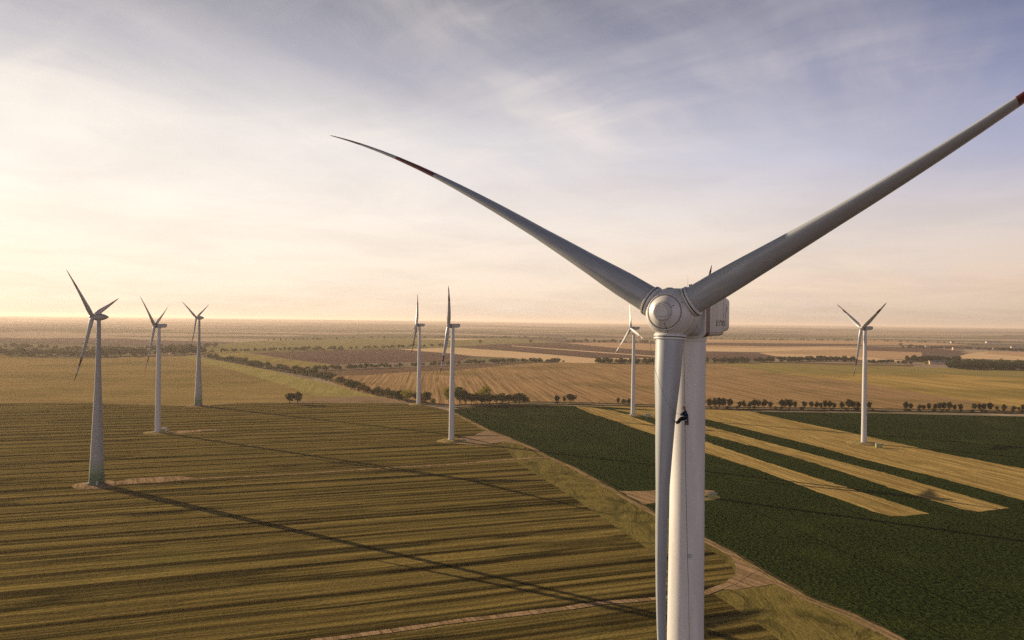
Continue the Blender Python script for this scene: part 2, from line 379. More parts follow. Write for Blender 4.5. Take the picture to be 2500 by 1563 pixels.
def strip(name, m, pts, w, z, jit=.3):
    pts = densify(pts, False, 6.0)
    if isinstance(w, (list, tuple)):
        w = [np.interp(i / (len(pts) - 1), np.linspace(0, 1, len(w)), w) for i in range(len(pts))]
    pr = offset_line(pts, w); v = []; f = []
    for a, c in pr:
        for p in (a, c): v.append((p.x + random.uniform(-jit, jit), p.y + random.uniform(-jit, jit), z))
    for i in range(len(pr) - 1): f.append((2 * i, 2 * i + 1, 2 * i + 3, 2 * i + 2))
    return tag(mesh(name, v, f, m), kind='structure')
ROADLINE = [(1105, 1008), (1150, 1030), (1196, 1053), (1245, 1072), (1304, 1097), (1341, 1118), (1414, 1150), (1478, 1187), (1536, 1220), (1600, 1256), (1660, 1286), (1723, 1320), (1786, 1354), (1838, 1383), (1898, 1422), (1972, 1463), (2084, 1507), (2158, 1544), (2290, 1612), (2500, 1735)]
TOPROAD = [(560, 984), (800, 981), (985, 984), (1060, 992), (1112, 993), (1290, 984.5), (1402, 986), (1546, 990), (1724, 996.5), (1900, 999), (2130, 1001), (2300, 1004), (2500, 1008), (2700, 1012)]
# near left striped crop and the ground round it
field('field', M_left, [(-900, 990), (-300, 986), (200, 984), (470, 992), (600, 984), (740, 983), (985, 985), (1060, 994), (1105, 1006)] + ROADLINE[1:] + [(2500, 2300), (-2500, 2300)], .03)
field('field', M_head, [(1120, 1020), (1180, 1052), (1230, 1085), (1255, 1120), (1267, 1132), (1400, 1216), (1600, 1352), (1760, 1462), (1860, 1530), (2000, 1640), (2400, 1640), (2210, 1572), (2084, 1510), (1972, 1466), (1898, 1424), (1838, 1386), (1723, 1323), (1600, 1259), (1478, 1189), (1341, 1121), (1245, 1075)], .06)
field('field', M_left, [(1600, 1352), (1700, 1330), (1745, 1350), (1790, 1385), (1795, 1410), (1760, 1440), (1700, 1455), (1600, 1465)], .09)
field('field', M_lbrown, [(-900, 870), (0, 866), (115, 874), (250, 876), (430, 867), (500, 888), (566, 903), (681, 937), (768, 966), (835, 970), (740, 981), (600, 984), (470, 991), (200, 984), (-300, 986), (-900, 990)], .06)
field('field', M_lgreen, [(430, 866), (450, 866), (635, 899), (739, 923), (809, 939), (884, 960), (985, 981), (884, 974), (835, 970), (768, 966), (681, 937), (566, 903), (500, 888)], .10)
field('bare_soil', M_pink, [(715, 981), (780, 973), (884, 967), (960, 974), (1040, 983), (985, 984), (850, 982)], .14)
# beet field and the stubble strips
field('field', M_beet, [(1110, 1005), (1100, 1000), (1180, 993), (1290, 988), (1402, 991), (1546, 996), (1724, 1003), (1900, 1006), (2130, 1009), (2500, 1017), (3200, 1036), (3600, 2300), (2500, 2300), (2500, 1737)] + ROADLINE[::-1][1:-1], .05)
la = [(1819, 1002), (1951, 1031), (2097, 1061), (2295, 1106), (2500, 1145), (2800, 1200)]
lb = [(2800, 1300), (2500, 1222), (2262, 1159), (2097, 1119), (1998, 1091), (1832, 1050), (1725, 1024), (1640, 1004)]
lc = [(1640, 1004), (1725, 1040), (1885, 1083), (2031, 1122), (2196, 1165), (2361, 1212), (2464, 1241)]
ld = [(2388, 1250), (2345, 1243), (2196, 1198), (2064, 1155), (1931, 1114), (1725, 1060), (1600, 1022), (1500, 1003)]
le = [(1500, 1003), (1600, 1037), (1725, 1079), (1865, 1127), (2031, 1179), (2196, 1231), (2269, 1255)]
lf = [(2176, 1262), (2130, 1248), (1998, 1202), (1865, 1152), (1725, 1107), (1600, 1062), (1567, 1052), (1500, 1028), (1440, 1009), (1402, 991)]
field('stubble_strip', M_gold, [(1402, 988.5), (1546, 992), (1724, 999), (1819, 1002)] + la[1:] + lb, .10, 1.0)
field('stubble_strip', M_gold, lc + ld[:-1] + [(1500, 1000)], .10, 1.0)
field('stubble_strip', M_gold, le + lf + [(1450, 996)], .10, 1.0)
field('bare_soil', M_dirt, [(1507, 1199), (1560, 1200), (1600, 1197), (1690, 1194), (1745, 1199), (1735, 1212), (1700, 1222), (1600, 1229), (1572, 1232), (1540, 1219)], .14, 1.0)
field('bare_soil', M_pink, [(1190, 1050), (1160, 1062), (1118, 1072), (1105, 1083), (1170, 1088), (1230, 1079), (1262, 1083), (1302, 1097), (1245, 1071)], .14, 1.0)
field('bare_soil', M_dirt, [(1723, 1448), (1765, 1440), (1800, 1441), (1850, 1432), (1905, 1424), (1860, 1392), (1800, 1354), (1786, 1360), (1800, 1385), (1797, 1405), (1770, 1425)], .14, .8)
field('bare_soil', M_dirt, [(280, 1178), (310, 1170), (380, 1165), (445, 1163), (480, 1168), (440, 1173), (390, 1179), (315, 1182)], .14, 2.2)
field('bare_soil', M_dirt, [(405, 1057), (440, 1052), (510, 1048), (545, 1050), (490, 1054), (440, 1059)], .14, 2.2)
def tracks(name, pts, gap, w, z, jit=.15):          # two worn wheel lines with a grassy crown
    for s in (-1, 1):
        pr = offset_line(pts, gap * s); strip(name, M_dirt, [a for a, c in pr], w, z, jit)
road = [G(*p) for p in ROADLINE]
strip('dirt_track', M_dirt, road, 4.6, .17, .5)
strip('track_crown', M_head, densify(road, False, 4), .7, .22, .22)
strip('road_verge', M_verge, [p + Vector((1.6, 3.4, 0)) for p in road], 1.6, .20, .7)
t5 = [G(*p) for p in [(1341, 1119), (1310, 1118), (1270, 1121), (1200, 1126), (1100, 1135), (1000, 1140), (900, 1146), (760, 1156), (632, 1163), (520, 1168), (400, 1176), (279, 1184)]]
strip('dirt_track', M_dirt, densify(t5, False, 10), [5.5, 3.6, 3.2, 2.4, 2.2, 2.2], .20, .4)
bt = [G(*p) for p in [(760, 1566), (822, 1559), (949, 1541), (1135, 1515), (1321, 1494), (1470, 1473), (1600, 1463), (1723, 1448), (1786, 1425), (1830, 1395), (1845, 1386)]]
strip('dirt_track', M_dirt, densify(bt, False, 8), [3.0, 3.2, 3.4, 3.4, 4.5], .20, .4)
# road beyond with its verge
tr = [G(*p) for p in TOPROAD]
strip('road_verge', M_verge, [p + Vector((0, -9, 0)) for p in tr[4:]], 15, .16, 1.0)
strip('road_verge', M_verge, [p + Vector((0, 13, 0)) for p in tr[4:]], 13, .16, 1.0)
strip('road', M_road, tr[3:], 5.0, .24, .1)
# middle distance
field('field', M_brown, [(860, 958), (815, 936), (790, 917), (768, 907), (950, 899), (1101, 892), (1250, 886), (1377, 886.5), (1451, 888), (1600, 888.5), (1750, 887.5), (1898, 912), (2097, 934), (2262, 962), (2394, 982), (2500, 996), (2750, 1014), (2500, 1006), (2130, 999), (1724, 994), (1546, 988), (1402, 984), (1290, 982.5), (1112, 990), (1050, 986), (985, 978), (924, 968)], .06)
field('field', M_bdark, [(768, 907), (950, 899), (1101, 892), (1250, 886.3), (1300, 886.5), (1200, 896), (1100, 905), (1000, 908), (900, 916), (800, 918)], .12)
field('field', M_olive, [(1750, 887.5), (1832, 886.5), (1950, 888), (2123, 893), (2500, 905), (2800, 914), (2800, 940), (2500, 925), (2300, 915), (2100, 914), (1898, 912)], .08)
field('field', M_gold2, [(1898, 912), (2000, 913), (2100, 913.5), (2300, 914), (2500, 924), (2800, 938), (3000, 1020), (2700, 1018), (2500, 996), (2394, 982), (2262, 962), (2097, 934)], .11)
field('field', M_bdark, [(1860, 884), (1950, 884.5), (2123, 889), (2229, 891), (2230, 895.5), (2123, 893), (1950, 888.5)], .15)
field('field', M_purple, [(820, 890), (884, 887), (1000, 884), (1115, 886), (1152, 869), (1100, 862), (971, 853), (826, 855), (615, 862), (700, 876)], .07)
field('field', M_sand, [(971, 853), (1107, 848.5), (1250, 858), (1356, 867), (1451, 875), (1600, 874), (1451, 887), (1377, 886), (1250, 874), (1154, 869.5), (1100, 863)], .08)
field('field', M_olive, [(450, 858), (560, 858), (612, 863), (700, 877), (815, 891), (768, 905), (739, 898), (640, 885), (560, 872), (470, 866)], .07)
field('field', M_purple, [(1107, 847.5), (1180, 842.5), (1250, 839.5), (1368, 838.5), (1480, 848), (1600, 857), (1800, 864), (1900, 872), (1800, 878), (1600, 874), (1451, 874.5), (1356, 866.5), (1250, 857)], .06)
field('field', M_sand, [(1250, 844), (1380, 853), (1500, 862), (1600, 869), (1600, 871.5), (1500, 864), (1380, 855), (1250, 845.5)], .12)
field('field', M_tan, [(1377, 837), (1500, 836), (1600, 840), (1724, 842), (1724, 855), (1600, 857), (1480, 848)], .05)
field('field', M_grn, [(380, 858), (460, 848), (620, 833), (900, 826), (1250, 826), (1377, 836), (1250, 839), (1107, 847), (971, 852), (826, 855), (615, 861), (450, 862)], .05)
field('field', M_sand, [(1000, 828), (1110, 826.5), (1200, 828), (1110, 830.5)], .09)
field('field', M_tan, [(1724, 828), (1850, 830), (2000, 830), (2110, 834), (2110, 846), (1900, 852), (1724, 848)], .05)
field('field', M_purple, [(1724, 836.5), (1850, 838), (2100, 840), (2110, 845), (1900, 846), (1724, 843)], .09)
field('field', M_sand, [(1724, 848), (1850, 850), (2000, 848), (2100, 850), (2100, 853), (1950, 855), (1850, 860), (1724, 858)], .10)
field('field', M_purple, [(1724, 857), (1850, 864), (1900, 872), (1860, 881), (1724, 878)], .09)
field('field', M_tan, [(1850, 860), (1950, 855), (2110, 852), (2250, 858), (2250, 872), (2230, 880), (2100, 872), (1900, 866)], .06)
field('field', M_sand, [(1850, 862), (1930, 865), (2100, 871), (2216, 881), (2180, 884), (2050, 876), (1900, 871)], .11)
field('field', M_purple, [(2110, 845), (2260, 849), (2361, 858), (2328, 863), (2110, 856)], .10)
field('field', M_tan, [(2110, 830), (2377, 841), (2300, 843), (2110, 842)], .09)
field('field', M_sand, [(2328, 875), (2361, 864), (2407, 859), (2500, 860), (2700, 866), (2700, 884), (2500, 880)], .09)
field('field', M_tan, [(2400, 863), (2420, 859), (2500, 860), (2700, 866), (2700, 876), (2500, 871)], .13)

# ------------------------------------------------------------------ trees
def leaf_cloud(rng, lobes, nq, qs):       # leaf-clump faces scattered through the lobes of a crown
    v = []; f = []
    tot = sum(l[3] ** 2 for l in lobes)
    for (lx, ly, lz, lr) in lobes:
        for _ in range(int(nq * lr * lr / tot)):
            d = Vector((rng.gauss(0, 1), rng.gauss(0, 1), rng.gauss(0, 1))).normalized()
            rr = lr * rng.uniform(.55, 1.08) ** .6
            c = Vector((lx, ly, lz)) + Vector((d.x, d.y, d.z * .85)) * rr
            nn = (d + Vector((rng.gauss(0, .6), rng.gauss(0, .6), rng.gauss(0, .6)))).normalized()
            a = nn.orthogonal().normalized(); c2 = nn.cross(a); s = qs * rng.uniform(.6, 1.4)
            k = len(v)
            for i in range(5):
                t = 2 * math.pi * i / 5 + rng.uniform(-.4, .4); v.append(c + (a * math.cos(t) + c2 * math.sin(t)) * s * rng.uniform(.6, 1.1))
            f.append((k, k + 1, k + 2, k + 3, k + 4))
    return v, f
TV = []
def tree_variant(seed, slim=1.0, nq=900, bushy=False):   # unit tree: one metre tall, as a pair of meshes
    rng = random.Random(seed); lobes = []
    z0 = .08 if bushy else .20
    for _ in range(9):
        a = rng.uniform(0, 6.28); q = rng.uniform(.05, .26) * slim
        lobes.append((math.cos(a) * q, math.sin(a) * q, rng.uniform(z0 + .14, .82), rng.uniform(.12, .2)))
    lobes.append((0, 0, .84, .15)); lobes.append((0, 0, .55, .25)); lobes.append((0.06, 0, .42, .2))
    v, f = leaf_cloud(rng, lobes, nq, .040)
    mc = bpy.data.meshes.new('crown'); mc.from_pydata([tuple(x) for x in v], [], f); mc.update()
    mb = MB(); mb.tube([(0, 0, -.01), (.01, 0, .2), (0, .01, .42), (.01, .01, .7)], [.030, .022, .016, .006], 7)
    for _ in range(5):
        a = rng.uniform(0, 6.28); h = rng.uniform(.25, .5); e = Vector((math.cos(a) * .24 * slim, math.sin(a) * .24 * slim, h + .24))
        mb.tube([(0, 0, h), e * .5 + Vector((0, 0, h * .5)), e], [.012, .008, .004], 5)
    mt = bpy.data.meshes.new('trunk'); mt.from_pydata([tuple(x) for x in mb.v], [], mb.f); mt.update()
    mc.materials.append(None); mt.materials.append(P_bark)
    return mc, mt
VAR = [tree_variant(i, 1.0) for i in range(5)]
BUSH = [tree_variant(20 + i, 1.1, 420, True) for i in range(3)]
def tree(p, h, w, mat, label, group, bush=False, name='tree', cat='tree', k=None):
    src = BUSH if bush else VAR
    mc, mt = src[(k if k is not None else random.randrange(99)) % len(src)]
    o = empty(name, p, random.uniform(0, 6.28)); tag(o, label, cat, group)
    s = (w / .62, w / .62, h)
    c = bpy.data.objects.new('crown', mc); COL.objects.link(c); c.parent = o; c.scale = s
    c.material_slots[0].link = 'OBJECT'; c.material_slots[0].material = mat
    t = bpy.data.objects.new('trunk', mt); COL.objects.link(t); t.parent = o; t.scale = s
    return o
def ppm(px, py):                 # photograph pixels per metre at that ground point
    return 1850.0 / max(G(px, py).y, 1)
def tree_px(px, base, top, wpx, mat, label, group, **kw):
    g = G(px, base); q = ppm(px, base)
    return tree(g, (base - top) / q, wpx / q, mat, label, group, **kw)
def lerp_line(line, x):
    xs = [p[0] for p in line]; return float(np.interp(x, xs, [p[1] for p in line]))
# the slanting row of field-edge trees, left to centre
rowA = [(499, 874), (566, 886), (612, 896), (640, 900), (705, 911), (757, 920), (809, 933), (884, 959), (924, 968), (985, 979)]
xs = []; x = 500
while x < 985:
    if not (640 < x < 650 or 812 < x < 818): xs.append(x)
    x += (6.5 + (x - 500) * .010) * random.uniform(.85, 1.2)
for i, x in enumerate(xs):
    y = lerp_line(rowA, x); hp = 12 + (x - 500) * .026; hp *= random.uniform(.62, 1.3)
    mat = L_brown if i % 9 == 4 or 884 < x < 900 else (L_mid if x < 830 or random.random() < .5 else L_dark)
    tree_px(x, y, y - hp, hp * random.uniform(.85, 1.15), mat,
            f'{nth(i)} tree from the far left end of the slanting row along the brown field edge', 'trees in the slanting row beside the brown field')
# round the fourth turbine and the copse by the road
copse = [(995, 981, 950, 30, L_yellow, 'bright yellow-topped tree in the copse left of the distant centre turbine'),
         (975, 979, 953, 30, L_dark, 'tall dark tree just left of the yellow-topped tree by the distant centre turbine'),
         (1018, 982, 956, 26, L_dark, 'dark tree directly behind the foot of the distant centre turbine'),
         (1040, 984, 955, 30, L_dark, 'broad dark tree right of the distant centre turbine foot'),
         (1034, 986, 964, 24, L_brown, 'small brown bushy tree right of the distant centre turbine foot'),
         (1058, 987, 972, 18, L_mid, 'low green bush between the two centre turbines')]
for px, bs, tp, w, m_, lb_ in copse: tree_px(px, bs, tp, w, m_, lb_, 'trees of the copse by the distant centre turbine', bush=(px in (1034, 1058)))
cop2 = [(1096, 985, 941, 26, L_yellow, 0), (1122, 986, 943, 30, L_mid, 0), (1137, 987, 954, 22, L_dark, 0), (1150, 987, 961, 20, L_dark, 0), (1164, 986, 958, 18, L_mid, 0), (1184, 984, 942, 30, L_yellow, 0),
        (1176, 988, 962, 22, L_dark, 0), (1196, 988, 960, 24, L_dark, 0), (1212, 988, 962, 18, L_mid, 0), (1226, 988, 958, 26, L_mid, 0), (1243, 988, 962, 20, L_dark, 0), (1258, 988, 960, 22, L_brown, 0),
        (1268, 988, 959, 26, L_dark, 0), (1281, 988, 964, 20, L_dark, 0)]
for i, (px, bs, tp, w, m_, _) in enumerate(cop2):
    kd = {L_yellow: 'yellow-green', L_mid: 'mid green', L_dark: 'dark', L_brown: 'reddish brown'}[m_]
    tree_px(px, bs, tp, w * 1.15, m_, f'{kd} tree, {nth(i)} from the left in the roadside copse right of the centre turbine', 'trees of the roadside copse')
singles = [(1359, 985, 964, 12, L_dark, 0, 'small round tree standing alone by the road right of the copse'), (1378, 984.5, 966, 8, L_mid, 0, 'thin small tree touching the left side of a bigger roadside tree'),
           (1393, 985, 961, 22, L_dark, 0, 'broad dark roadside tree, larger of the pair right of the lone small tree'), (1360, 986, 980, 10, L_dark, 1, 'low dark bush at the foot of the lone small roadside tree'),
           (1509, 988, 969, 9, L_brown, 0, 'slim brownish tree, leftmost of three left of the turbine with bright blades'), (1522, 989, 974, 12, L_mid, 0, 'middle small tree of three left of the turbine with bright blades'),
           (1537, 989.5, 972, 14, L_dark, 0, 'dark tree close beside the tower of the turbine with bright blades'),
           (707, 986.5, 958, 21, L_dark, 0, 'left tree of the isolated pair standing in the brown field'), (727, 986, 956, 21, L_dark, 0, 'right tree of the isolated pair standing in the brown field')]
for px, bs, tp, w, m_, bu, lb_ in singles: tree_px(px, bs, tp, w * 1.12, m_, lb_, 'small roadside trees' if px > 1000 else 'pair of trees in the field', bush=bool(bu))
# roadside row on the right
rowR = [(1716, 972), (1733, 972, ), (1745, 970.5), (1756, 969.5), (1766, 971), (1783, 972), (1806, 980), (1816, 976.5), (1831, 979), (1841, 974), (1852, 976.5), (1866, 974), (1881, 979.5), (1909, 974), (1918, 973.5), (1929, 974.5), (1940, 978), (1963, 978.5),
        (1981, 979), (1994, 978.5), (2004, 981), (2016, 976.5), (2026, 977), (2037, 982), (2055, 980), (2071, 973), (2083, 979), (2095, 980), (2121, 980),
        (2212, 979.5), (2224, 983), (2245, 986.5), (2254, 987.5), (2267, 983), (2283, 985), (2295, 982), (2305, 981.5), (2318, 980.5), (2331, 987), (2346, 985.5), (2378, 985), (2391, 984), (2402, 984.5), (2417, 982), (2433, 990), (2451, 986), (2475, 990), (2488, 993), (2498, 987), (2512, 988)]
for i, (px, tp) in enumerate(rowR):
    bs = lerp_line([(1700, 996.5), (2130, 1001), (2500, 1006)], px)
    faint = i in (16, 20, 23, 44)
    o = tree_px(px, bs, tp, (bs - tp) * .62 * random.uniform(.85, 1.15), L_mid if faint else L_dark,
            f'{nth(i)} roadside tree right of the big turbine tower, counted from the left', 'roadside trees right of the big tower')
rng = random.Random(3); xs = sorted(rng.uniform(1725, 2500) for _ in range(44)); xs = [x for x in xs if not 2135 < x < 2205]
for i, x in enumerate(xs):
    bs = lerp_line([(1700, 998), (2130, 1003), (2500, 1008)], x)
    tree_px(x, bs, bs - rng.uniform(4.5, 9), rng.uniform(6, 12), L_dark, f'{nth(i)} low dark bush from the left along the ditch under the roadside trees', 'low bushes along the right roadside', bush=True, name='bush', cat='bush')
# hedges and woods that read as one mass
def wood(name, line, n, hpx, mat, label, depth=0, seed=1, q=150, cat='hedge', spread=0.0):
    rng = random.Random(seed); V = []; Fc = []
    x0, x1 = line[0][0], line[-1][0]
    for i in range(n):
        x = rng.uniform(x0, x1); y = lerp_line(line, x); g = G(x, y); pp = ppm(x, y)
        h = hpx / pp * rng.uniform(.55, 1.1); g = g + Vector((0, rng.uniform(0, depth), 0)) + Vector((rng.uniform(-spread, spread), rng.uniform(-spread, spread), 0))
        lob = [(g.x + rng.uniform(-.3, .3) * h, g.y + rng.uniform(-.3, .3) * h, h * rng.uniform(.3, .75), h * rng.uniform(.22, .34)) for _ in range(4)]
        v, f = leaf_cloud(rng, lob, q, h * .10); k = len(V); V += v; Fc += [tuple(a + k for a in z) for z in f]
    return tag(mesh(name, V, Fc, mat), label, cat, kind='stuff')
wood('hedgerow', [(739, 905), (855, 902), (950, 898), (1040, 894)], 60, 12, L_mid, 'loose autumn hedgerow behind the distant centre turbine', 12, 1)
wood('hedgerow', [(1049, 894.5), (1113, 891), (1250, 884.5), (1377, 886)], 95, 11, L_mid, 'long hedgerow behind the ploughed field right of the centre turbine', 14, 2)
wood('hedgerow', [(1451, 887), (1600, 889), (1724, 886.5), (1830, 886)], 130, 14, L_far, 'dark wooded belt crossing behind the big turbine hub', 25, 3)
wood('hedgerow', [(1845, 885), (1892, 884)], 22, 13, L_far, 'short rounded clump of trees right of the big tower', 25, 4)
wood('hedgerow', [(1905, 884), (1980, 882), (2092, 884)], 90, 14, L_far, 'dark belt of trees left of the striped turbine tower', 25, 5)
wood('hedgerow', [(2123, 887), (2180, 887), (2229, 890)], 34, 9, L_far, 'low scrub belt right of the striped turbine tower', 15, 6)
wood('woodland', [(2232, 884), (2300, 884), (2345, 886)], 60, 15, L_dark, 'dark trees behind the pale barn in the near village', 60, 7, cat='woodland')
wood('woodland', [(2345, 903), (2400, 903), (2500, 905), (2600, 908)], 120, 17, L_dark, 'dense dark trees at the right edge of the near village', 60, 8, cat='woodland')
wood('woodland', [(2340, 892), (2420, 894), (2500, 894), (2600, 897)], 90, 15, L_mid, 'mixed trees among the roofs of the near village', 60, 9, cat='woodland')
wood('woodland', [(2215, 851), (2330, 853), (2420, 856), (2500, 859), (2640, 863)], 120, 8, L_dark, 'thin dark wood round the far village', 60, 10, cat='woodland')
wood('woodland', [(-200, 868), (120, 872), (180, 874), (300, 871), (420, 867), (480, 864)], 150, 20, L_far, 'hazy woodland behind the far left field', 90, 11, cat='woodland')
wood('woodland', [(-300, 856), (-50, 852), (60, 852), (110, 855)], 70, 12, L_far, 'hazy wooded rise at the left edge', 160, 12, cat='woodland')
wood('woodland', [(110, 859), (300, 858), (420, 853), (500, 850)], 110, 12, L_far, 'second hazy woodland further back on the left', 140, 13, cat='woodland')
wood('hedgerow', [(450, 862), (600, 859), (720, 856), (855, 855)], 90, 10, L_far, 'hazy tree line beyond the olive field left of centre', 30, 14)
wood('hedgerow', [(860, 853), (960, 851), (1080, 846)], 40, 9, L_far, 'sparse hazy trees behind the distant centre turbine rotor', 30, 15)
wood('hedgerow', [(1381, 837), (1450, 836), (1600, 839), (1724, 842)], 70, 9, L_far, 'hazy hedgerow behind the far brown ploughland', 40, 16)
wood('hedgerow', [(1724, 829), (1900, 831), (2110, 833), (2300, 838), (2420, 846)], 90, 5, L_far, 'far thin hedgerow across the right horizon fields', 60, 17)
wood('hedgerow', [(620, 834), (900, 827), (1110, 826), (1280, 826), (1400, 830)], 80, 6, L_far, 'faint far hedgerow below the centre horizon', 80, 18)
wood('hedgerow', [(1060, 887), (1090, 886.5)], 1, 8, L_mid, 'small lone bush on the far sand field', 2, 19)
lone = [(1172, 840, 829, 9, 'lone hazy tree on the far olive field, left'), (1295, 838.5, 828, 9, 'lone hazy round tree above the dark ploughland'), (2199, 846, 837, 8, 'lone round tree left of the far village'), (2225, 848, 840, 9, 'second lone tree left of the far village'),
        (2262, 892, 881, 11, 'yellow-green tree in front of the pale barn'), (2212, 890, 879, 9, 'small brownish tree left of the pale barn'), (601, 884, 871, 12, 'yellowish tree standing behind the slanting tree row')]
for px, bs, tp, w, lb_ in lone: tree_px(px, bs, tp, w, L_yellow if 'yellow' in lb_ else L_mid, lb_, 'lone far trees')

# ------------------------------------------------------------------ village buildings
W_cream = paint('wall_cream', (.42, .31, .20), rough=.9, spec=.1); W_white = paint('wall_white', (.42, .37, .31), rough=.9, spec=.1)
R_red = paint('roof_red', (.20, .08, .05), rough=.9, spec=.1); R_grey = paint('roof_grey', (.16, .15, .15), rough=.9, spec=.1); P_glass = paint('window_dark', (.03, .03, .035), rough=.2)
def house(px, py, w, d, hh, rz, wallm, roofm, label, name='house', cat='house'):
    o = empty(name, G(px, py), rz); tag(o, label, cat, 'village buildings')
    mb = MB(); mb.box((0, 0, hh / 2), (w, d, hh)); rh = d * .32
    mb.add([(-w / 2, -d / 2, hh), (-w / 2, d / 2, hh), (-w / 2, 0, hh + rh)], [(0, 2, 1)]); mb.add([(w / 2, -d / 2, hh), (w / 2, d / 2, hh), (w / 2, 0, hh + rh)], [(0, 1, 2)])
    mb.build('wall', wallm, o)
    r = MB(); e = .5
    for s in (-1, 1):
        a = [(-w / 2 - e, s * (d / 2 + e), hh - .25), (w / 2 + e, s * (d / 2 + e), hh - .25), (w / 2 + e, 0, hh + rh + .1), (-w / 2 - e, 0, hh + rh + .1)]
        r.add(a + [(x, y, z + .25) for x, y, z in a], [(0, 1, 2, 3), (7, 6, 5, 4), (0, 4, 5, 1), (1, 5, 6, 2), (2, 6, 7, 3), (3, 7, 4, 0)])
    rf = r.build('roof', roofm, o)
    if name == 'house':
        c = MB(); c.box((w * .2, 0, hh + rh + .5), (.8, .8, 1.8)); c.build('chimney', R_red, rf)
    for k in range(3 if w < 20 else 8):
        q = MB(); q.box((-w / 2 + w * (k + .5) / (3 if w < 20 else 8), -d / 2 - .02, hh * .5), (1.4, .1, 1.5)); q.build('window', P_glass, o)
vill = [(2297, 889.5, 62, 14, 6, R(-8), W_cream, R_grey, 'long pale barn with a grey roof at the near edge of the village', 'barn', 'barn'),
        (2317, 883, 12, 9, 6, R(10), W_cream, R_grey, 'small cream house directly behind the long barn'),
        (2340, 881, 7, 7, 11, R(0), W_white, R_grey, 'tall narrow white house among the near village trees'),
        (2333, 886, 14, 9, 5, R(-20), W_cream, R_red, 'tan house with a red roof right of the long barn'),
        (2376, 884, 13, 9, 7, R(40), W_cream, R_red, 'red-brown roofed house in the near village trees'),
        (2245, 850, 12, 10, 8, R(0), W_white, R_red, 'white house at the left end of the far village'),
        (2261, 849.5, 12, 9, 9, R(15), W_white, R_grey, 'second white house from the left in the far village'),
        (2303, 850.5, 14, 10, 9, R(-30), W_white, R_red, 'small pale house in the middle of the far village'),
        (2338, 855, 42, 16, 9, R(-10), W_cream, R_red, 'long red-roofed house at the edge of the dark ploughland'),
        (2431, 855, 22, 12, 8, R(-10), W_cream, R_red, 'red roofed house in front of the far thin wood'),
        (2325, 838, 20, 14, 8, R(0), W_white, R_grey, 'distant white building above the far village'),
        (2425, 838, 90, 22, 6, R(-6), W_white, R_grey, 'long low white sheds on the far right horizon'),
        (2475, 850, 26, 14, 6, R(-10), W_white, R_grey, 'white walled shed, left of two at the far right'),
        (2488, 850, 24, 14, 6, R(-25), W_white, R_grey, 'white walled shed, right of two at the far right'),
        (415, 869, 16, 9, 5, R(-40), W_cream, R_red, 'pale house in the hazy woodland on the left'),
        (77, 770, 1, 1, 1, 0, None, None, '')]
for h_ in vill[:-1]: house(*h_)

# ------------------------------------------------------------------ wind turbines
def af_section(r, L, root, gam, flap):
    # returns one ring of a blade: x = in the rotor plane, y = upwind, z = span
    k = r / L
    ch = np.interp(k, [0.03, .06, .12, .20, .33, .62, .9, .985, 1.0], [root, root, root * 1.25, root * 1.5, root * 1.32, root * .86, root * .40, root * .14, root * .03])
    th = np.interp(k, [0.03, .06, .12, .20, .33, .62, .9, .985, 1.0], [root, root, root * .92, root * .66, root * .43, root * .21, root * .09, root * .04, root * .008])
    w = np.interp(k, [.05, .24], [0, 1]); w = w * w * (3 - 2 * w)
    out = []
    g = R(gam + np.interp(k, [.05, .2, .6, 1], [10, 8, 2, 0]))
    cx, cy = math.sin(g), math.cos(g)        # chord direction (x in plane, y upwind)
    nx, ny = cy, -cx
    for i in range(24):
        a = 2 * math.pi * i / 24
        X = math.cos(a); Y = math.sin(a)
        u0, v0 = X * ch / 2, Y * th / 2
        s = (1 + X) / 2; yt = th / 2 * 2.6 * (s ** .5 if False else math.sqrt(max(1 - s, 0)) * (s ** .9) * 1.0) 
        u1 = X * ch / 2 * 1.0 - ch * .10; v1 = (1 if Y >= 0 else -1) * yt * abs(1) if abs(Y) > 1e-6 else 0
        u = u0 * (1 - w) + (-u1) * w * -1; v = v0 * (1 - w) + v1 * w
        bx, by = flap(r)
        out.append((u * cx + v * nx + bx, u * cy + v * ny + by, r))
    return out
def blade_mesh(name, L, root, gam, flap, m, r0=.0):
    rs = [r0, r0 + .02 * L] + [L * k for k in (.05, .08, .11, .14, .17, .2, .24, .28, .33, .39, .45, .51, .57, .62, .629, .635, .69, .75, .755, .76, .81, .86, .879, .884, .92, .95, .975, .99, 1.0)]
    rs = sorted(set(round(x, 3) for x in rs if x >= r0)); v = []; f = []
    for r in rs: v += af_section(r, L, root, gam, flap)
    n = 24
    for j in range(len(rs) - 1):
        for i in range(n): f.append((j * n + i, j * n + (i + 1) % n, (j + 1) * n + (i + 1) % n, (j + 1) * n + i))
    f.append(tuple(range(n))[::-1]); f.append(tuple((len(rs) - 1) * n + i for i in range(n)))
    me = bpy.data.meshes.new(name); me.from_pydata(v, [], f); me.materials.append(m); me.polygons.foreach_set('use_smooth', [True] * len(f)); me.update()
    bm = bmesh.new(); bm.from_mesh(me); bmesh.ops.recalc_face_normals(bm, faces=bm.faces); bm.to_mesh(me); bm.free()
    return me
